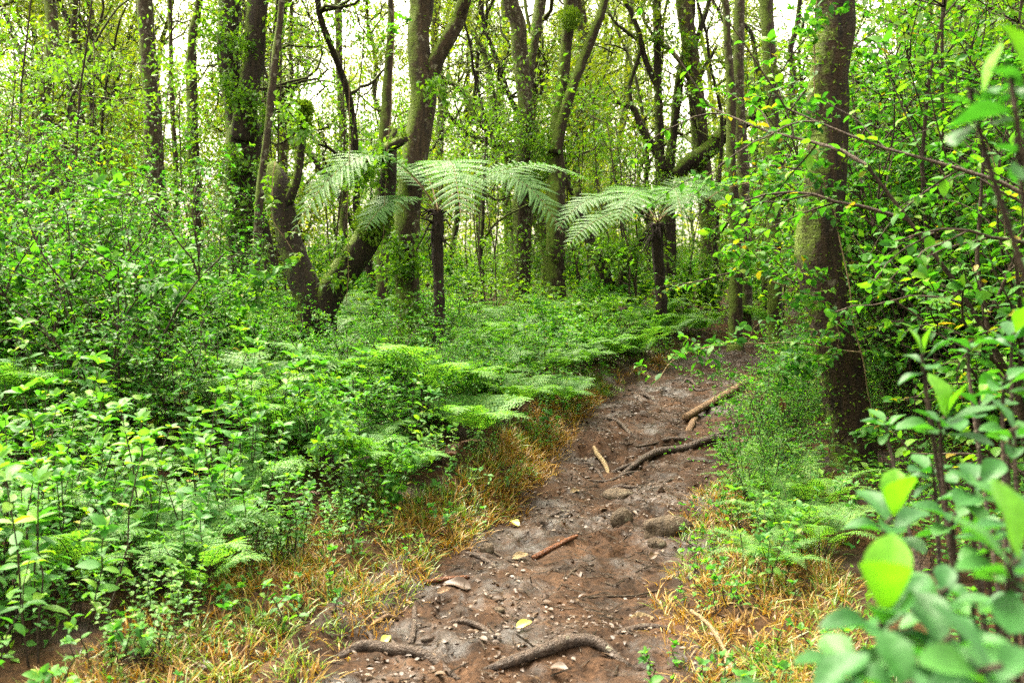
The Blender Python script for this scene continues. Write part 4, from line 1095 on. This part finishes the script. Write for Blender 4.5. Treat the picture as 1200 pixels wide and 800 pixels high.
def scatter_leaves(name, n, fn, L, mat, label, cat, seed, ratio=.55, flat=.5):
    rg = np.random.RandomState(seed); mb = MB()
    P = fn(n, rg); n = len(P)
    ll = L * rg.uniform(.6, 1.3, n)
    leaves(mb, P, rg.normal(0, 1, (n, 3)) * [1, 1, .4], rg.normal(0, flat, (n, 3)) + [0, 0, 1], ll, ll * ratio, DIA, 0, rg)
    tag(link(name, mb.mesh(name, mat)), label, cat, kind='stuff')
def near_cover(n, rg):
    y = 3.4 + 12 * rg.rand(n) ** .8; x = rg.uniform(-1, 1, n) * (.55 * y + .5)
    t, hw = lateral(x, y); e = np.abs(t) - hw
    k = (e > .35) & (vnoise(x * 1.5, y * 1.5, 0, 8) + rg.normal(0, .4, n) > -.2) & ((y > 5.3) | (e > .8))
    x, y, e = x[k], y[k], e[k]
    return np.stack([x, y, ground(x, y) + rg.rand(len(x)) ** 1.3 * .30], 1)
scatter_leaves('ground_cover', 40000, near_cover, .05, M['herb'], 'low creeping leaves covering the soil under the taller plants', 'ground cover', 801)
def far_cover(n, rg):
    y = 12 + 40 * rg.rand(n) ** 1.2; x = rg.uniform(-1, 1, n) * (.55 * y + 1)
    t, hw = lateral(x, y); k = np.abs(t) - hw > .4
    x, y = x[k], y[k]
    top = .25 + .55 * (vnoise(x * .8, y * .8, 0, 9) * .5 + .5) + np.clip((y - 18) * .03, 0, .8)
    return np.stack([x, y, ground(x, y) + rg.rand(len(x)) ** .7 * top], 1)
scatter_leaves('undergrowth', 70000, far_cover, .085, M['mid'], 'mass of low green undergrowth under the far trees', 'undergrowth', 802)
def far_wood(n, rg):
    y = 50 + 16 * rg.rand(n); x = rg.uniform(-1, 1, n) * (.56 * y + 2)
    c = vnoise(x * .35, y * .2, 0, 61)
    z = rg.rand(n) ** 1.5 * (7 + 5 * c) + rg.normal(0, .3, n)
    px = 600 + FOC * x / y
    k = np.ones(n, bool)
    for a, b, pr in GAPS: k &= ~((px > a - 12) & (px < b + 12) & (z > 3.5))
    x, y, z = x[k], y[k], np.abs(z[k])
    return np.stack([x, y, ground(x, y) + z], 1)
scatter_leaves('far_woods', 42000, far_wood, .30, M['far'], 'distant mass of yellow green forest', 'woods', 803)

# ------------------------------------------------------------------ climbing and hanging vines
def vine(label, pts, seed, L=.07, side=.22, n=18, mat='thicket', stem='palestem', r=.005, per=4, cat='vine', name='climbing_vine', reach=.3):
    rg = np.random.RandomState(seed)
    P = np.array([at(*q) for q in pts]); b = P[-1].copy(); P = P - b
    e = tag(link(name, None, loc=b), label, cat)
    st = MB(); fo = MB(); pp, rr = resample(P, [r] * len(P), .06)
    pp = pp + np.stack([.012 * fbm(np.arange(len(pp)) * .25, i * 5., 0, seed, 2) for i in range(3)], 1)
    tube(st, pp, np.linspace(r, r * .6, len(pp)), 5)
    for _ in range(n):
        k = rg.randint(0, len(pp)); d = nrm(rg.normal(0, 1, 3) + [0, -.6, .1])
        q = [pp[k]]
        for i in range(5): q.append(q[-1] + d * reach * rg.uniform(.5, 1.2) / 5); d = nrm(d + rg.normal(0, .2, 3) + [0, 0, -.08])
        tube(st, q, np.linspace(r * .5, r * .25, 6), 3, capped=False)
        stem_leaves(fo, q, rg, L, .62, per, 0, .2, OVA, .25, 3, False)
    link('stem', st.mesh('stem', M[stem]), e)
    if fo.n: link('leaves', fo.mesh('leaves', M[mat]), e)
    return e
vine('leafy creeper hanging down the left flank of the big mossy trunk', [(957, -10, 6.7), (956, 60, 6.7), (952, 130, 6.65), (948, 200, 6.6), (962, 260, 6.6)], 901, n=34, reach=.26, L=.07)
vine('pale woody vine slanting down across the front of the big mossy trunk', [(962, 205, 6.6), (985, 280, 6.55), (998, 350, 6.5), (1012, 430, 6.5), (1030, 520, 6.6)], 902, n=5, reach=.2, L=.075)
vine('leafy creeper bunched at waist height over the big mossy trunk', [(905, 330, 6.5), (940, 345, 6.5), (965, 362, 6.45), (985, 390, 6.45), (975, 430, 6.5)], 903, n=26, reach=.24, L=.065)
vine('leafy spray reaching from the big trunk toward the far bend', [(925, 235, 6.8), (905, 226, 6.6), (885, 215, 6.4), (850, 222, 6.3), (828, 236, 6.2)], 904, n=18, reach=.22, L=.065, name='shrub_branch', cat='branch')
vine('leafy spray below the first, hanging beside the trunk at the far bend', [(930, 330, 6.7), (910, 310, 6.5), (890, 295, 6.4), (865, 290, 6.3), (845, 300, 6.3)], 905, n=22, reach=.24, L=.065, name='shrub_branch', cat='branch')
vine('bare pale branch arching over the far bend with leaves at its tip', [(1010, 412, 6.6), (940, 402, 6.6), (890, 402, 6.6), (845, 404, 6.5), (805, 414, 6.4), (780, 432, 6.3), (772, 448, 6.3)], 906, n=14, reach=.2, L=.075, name='shrub_branch', cat='branch')
vine('leafy shrub branch hanging at the verge beyond the feathery ferns', [(935, 420, 6.9), (918, 430, 6.7), (905, 450, 6.6), (885, 480, 6.5), (880, 510, 6.5)], 907, n=34, reach=.24, L=.065, name='shrub_branch', cat='branch')
vine('pale looping tendril hanging in the thicket on the right', [(1150, 150, 5.4), (1168, 190, 5.4), (1176, 240, 5.4), (1178, 290, 5.4), (1188, 305, 5.4)], 908, n=0, r=.004, name='hanging_vine')
vine('thin straight hanging vine before the old V shaped tree', [(411, -5, 8.9), (410, 120, 8.9), (408, 250, 8.9), (407, 360, 8.9)], 909, n=0, r=.004, name='hanging_vine')
vine('pale vine hanging close beside the forked trunk', [(461, -5, 9), (459, 110, 9), (452, 220, 9), (447, 300, 9)], 910, n=3, r=.004, name='hanging_vine', reach=.2)
vine('leafy creeper hanging over the stump of the old V shaped tree', [(322, 190, 9.3), (318, 225, 9.2), (322, 260, 9.2), (345, 300, 9.2)], 911, n=5, reach=.25, L=.08, mat='mid')
vine('brown bare runner bent over the ground right of the path', [(892, 655, 5.2), (904, 690, 5.0), (910, 735, 4.7), (940, 728, 4.6), (975, 718, 4.5)], 912, n=2, r=.006, stem='stem', reach=.15, name='hanging_vine')

# ------------------------------------------------------------------ the glossy shrub close to the camera
def rosette(mb_y, mb_g, p, axis, L, rg, ny=2, ng=6):
    axis = nrm(axis); a = np.cross(axis, [.3, .9, .1]); a = nrm(a); b = np.cross(axis, a)
    a0 = rg.uniform(0, 6.28)
    for k in range(ny):
        an = a0 + k * 6.28 / max(1, ny) + rg.normal(0, .2)
        d = nrm(axis + (a * math.cos(an) + b * math.sin(an)) * rg.uniform(.30, .62))
        nn = nrm(-(a * math.cos(an) + b * math.sin(an)) + axis * .2)
        l = L * rg.uniform(.78, 1.0); leaves(mb_y, [p], [d], [nn], [l], [l * .56], BIG, 0, rg)
    for k in range(ng):
        an = a0 + .5 + k * 2.4; f = k / max(1, ng - 1)
        rad = a * math.cos(an) + b * math.sin(an)
        d = nrm(rad + axis * (.55 - .75 * f) + rg.normal(0, .1, 3))
        nn = nrm(axis + rad * (-.2 + .3 * f) + rg.normal(0, .12, 3))
        l = L * rg.uniform(.62, 1.05); leaves(mb_g, [p - axis * (.012 + .025 * f)], [d], [nn], [l], [l * .50], BIG, 0, rg)

def glossy_shrub(label, base, tips, seed):
    rg = np.random.RandomState(seed)
    b = np.array([base[0], base[1], gz(*base)])
    e = tag(link('glossy_shrub', None, loc=b), label, 'shrub')
    st = MB(); my = MB(); mg = MB()
    hub = np.array([0, 0, .18])
    tube(st, [[0, 0, -.05], [.005, 0, .08], hub], [.014, .012, .011], 8)
    for (px, py, d, L, ny, ng, tx, ty) in tips:
        p = at(px, py, d) - b
        m1 = hub * .5 + p * .5 + np.array([0, 0, -.12 * abs(p[2])]) + rg.normal(0, .02, 3)
        ax = nrm([tx, ty, 1.0])
        tube(st, [hub, m1, p - ax * .08, p], [.009, .006, .0045, .0035], 6, step=.03)
        rosette(my, mg, p, ax, L, rg, ny, ng)
    link('stem', st.mesh('stem', M['stem']), e)
    link('young_leaves', my.mesh('young_leaves', M['young']), e)['label'] = 'bright lime young leaves at the shoot tips'
    link('foliage', mg.mesh('foliage', M['glossy']), e)
glossy_shrub('glossy shrub with lime shoot tips, very close and blurred at the lower right', (.62, 1.05),
             [(1038, 718, 1.12, .105, 2, 6, -.05, -.1), (940, 815, .95, .10, 0, 6, -.3, -.2), (1115, 745, 1.05, .10, 0, 8, .1, -.1), (1195, 655, 1.12, .10, 1, 7, .15, -.1),
              (1070, 800, .92, .10, 0, 8, 0, -.3), (1175, 780, .9, .10, 0, 8, .2, -.3), (1000, 770, 1.2, .09, 0, 7, -.2, -.1), (1150, 700, 1.35, .095, 0, 8, .1, 0), (1110, 690, 1.3, .09, 0, 7, 0, -.2), (1080, 760, 1.25, .09, 0, 7, 0, .1)], 951)
glossy_shrub('taller glossy shrub with paired lime leaves, between the blurred shrub and the big trunk', (1.0, 1.85),
             [(1047, 605, 1.55, .088, 2, 6, .0, -.15), (1108, 488, 1.95, .098, 2, 7, .05, -.1), (1082, 415, 2.05, .075, 2, 5, -.1, 0), (1195, 500, 1.8, .10, 0, 7, .2, -.1),
              (1150, 560, 1.7, .095, 0, 8, .1, -.2), (1090, 545, 2.1, .085, 0, 7, -.2, 0), (1180, 440, 2.2, .09, 0, 7, .1, 0), (1040, 490, 2.6, .08, 0, 7, -.1, 0), (1195, 590, 1.5, .09, 0, 7, .1, 0),
              (1150, 470, 2.3, .085, 1, 7, .1, .1), (1165, 620, 1.6, .085, 0, 7, .1, 0), (1120, 600, 1.8, .085, 0, 7, 0, 0), (1190, 390, 2.3, .085, 1, 6, .1, 0), (1140, 400, 2.5, .08, 0, 7, .1, 0)], 952)
glossy_shrub('lone glossy shoot with a lime leaf leaning in high above the thicket', (1.35, 1.35),
             [(1150, 112, 1.35, .085, 1, 6, -.15, -.1), (1205, 95, 1.3, .09, 2, 6, .1, 0), (1215, 170, 1.4, .085, 0, 6, .2, 0)], 953)

# dead brown leaves hanging in the right shrubs
for px, py, d, lab in ((915, 478, 6.3, 'dead brown leaf hanging by the verge beside the big trunk'), (1172, 575, 2.2, 'dead brown leaf hanging among the glossy shoots')):
    mb = MB(); leaves(mb, [[0, 0, 0]], [[.1, 0, -1]], [[.2, -1, .1]], [.11 if d > 5 else .05], [.05 if d > 5 else .022], BIGO, 0)
    tag(link('dead_leaf', mb.mesh('dead_leaf', M['brownfern']), loc=at(px, py - 12, d)), lab, 'leaf')

# ------------------------------------------------------------------ sky, sun, camera
SUN_EL, SUN_ROT = R(62), R(-38)
w = bpy.data.worlds.new('World'); SC.world = w; w.use_nodes = True
N = w.node_tree.nodes; K = w.node_tree.links; N.clear()
sk = N.new('ShaderNodeTexSky'); sk.sky_type = 'NISHITA'; sk.sun_disc = False
sk.sun_elevation = SUN_EL; sk.sun_rotation = SUN_ROT; sk.air_density = 1.0; sk.dust_density = 6.0; sk.ozone_density = 1.0
hs = N.new('ShaderNodeHueSaturation'); hs.inputs['Saturation'].default_value = .25; hs.inputs['Value'].default_value = 1.0
tn = N.new('ShaderNodeMix'); tn.data_type = 'RGBA'; tn.blend_type = 'MULTIPLY'; tn.inputs[0].default_value = 1; tn.inputs[7].default_value = (1.10, 1.0, .80, 1)
bg = N.new('ShaderNodeBackground'); bg.inputs['Strength'].default_value = .15
ow = N.new('ShaderNodeOutputWorld')
K.new(sk.outputs[0], hs.inputs['Color']); K.new(hs.outputs[0], tn.inputs[6]); K.new(tn.outputs[2], bg.inputs[0]); K.new(bg.outputs[0], ow.inputs[0])
sv = Vector((math.sin(SUN_ROT) * math.cos(SUN_EL), math.cos(SUN_ROT) * math.cos(SUN_EL), math.sin(SUN_EL)))
sl = bpy.data.lights.new('sun', 'SUN'); sl.energy = 1.5; sl.angle = R(25); sl.color = (1, .94, .80)
so = link('sun', sl); so.rotation_euler = sv.to_track_quat('Z', 'Y').to_euler(); so.location = (0, 0, 30)

cam = bpy.data.cameras.new('camera'); cam.sensor_width = 36; cam.lens = 36 * FOC / 1200
cam.clip_start = .05; cam.clip_end = 3000
cam.dof.use_dof = True; cam.dof.focus_distance = 7.5; cam.dof.aperture_fstop = 3.8
co = link('camera', cam, loc=(0, 0, CAMZ)); co.rotation_euler = (math.pi / 2 - PITCH, 0, 0)
SC.camera = co

SC.view_settings.view_transform = 'Standard'; SC.view_settings.look = 'None'; SC.view_settings.gamma = 1
SC.view_settings.exposure = 3.05
c = SC.cycles
c.max_bounces = 6; c.diffuse_bounces = 4; c.glossy_bounces = 2; c.transmission_bounces = 4; c.transparent_max_bounces = 4
c.use_denoising = False
c.caustics_reflective = False; c.caustics_refractive = False; c.sample_clamp_indirect = 6
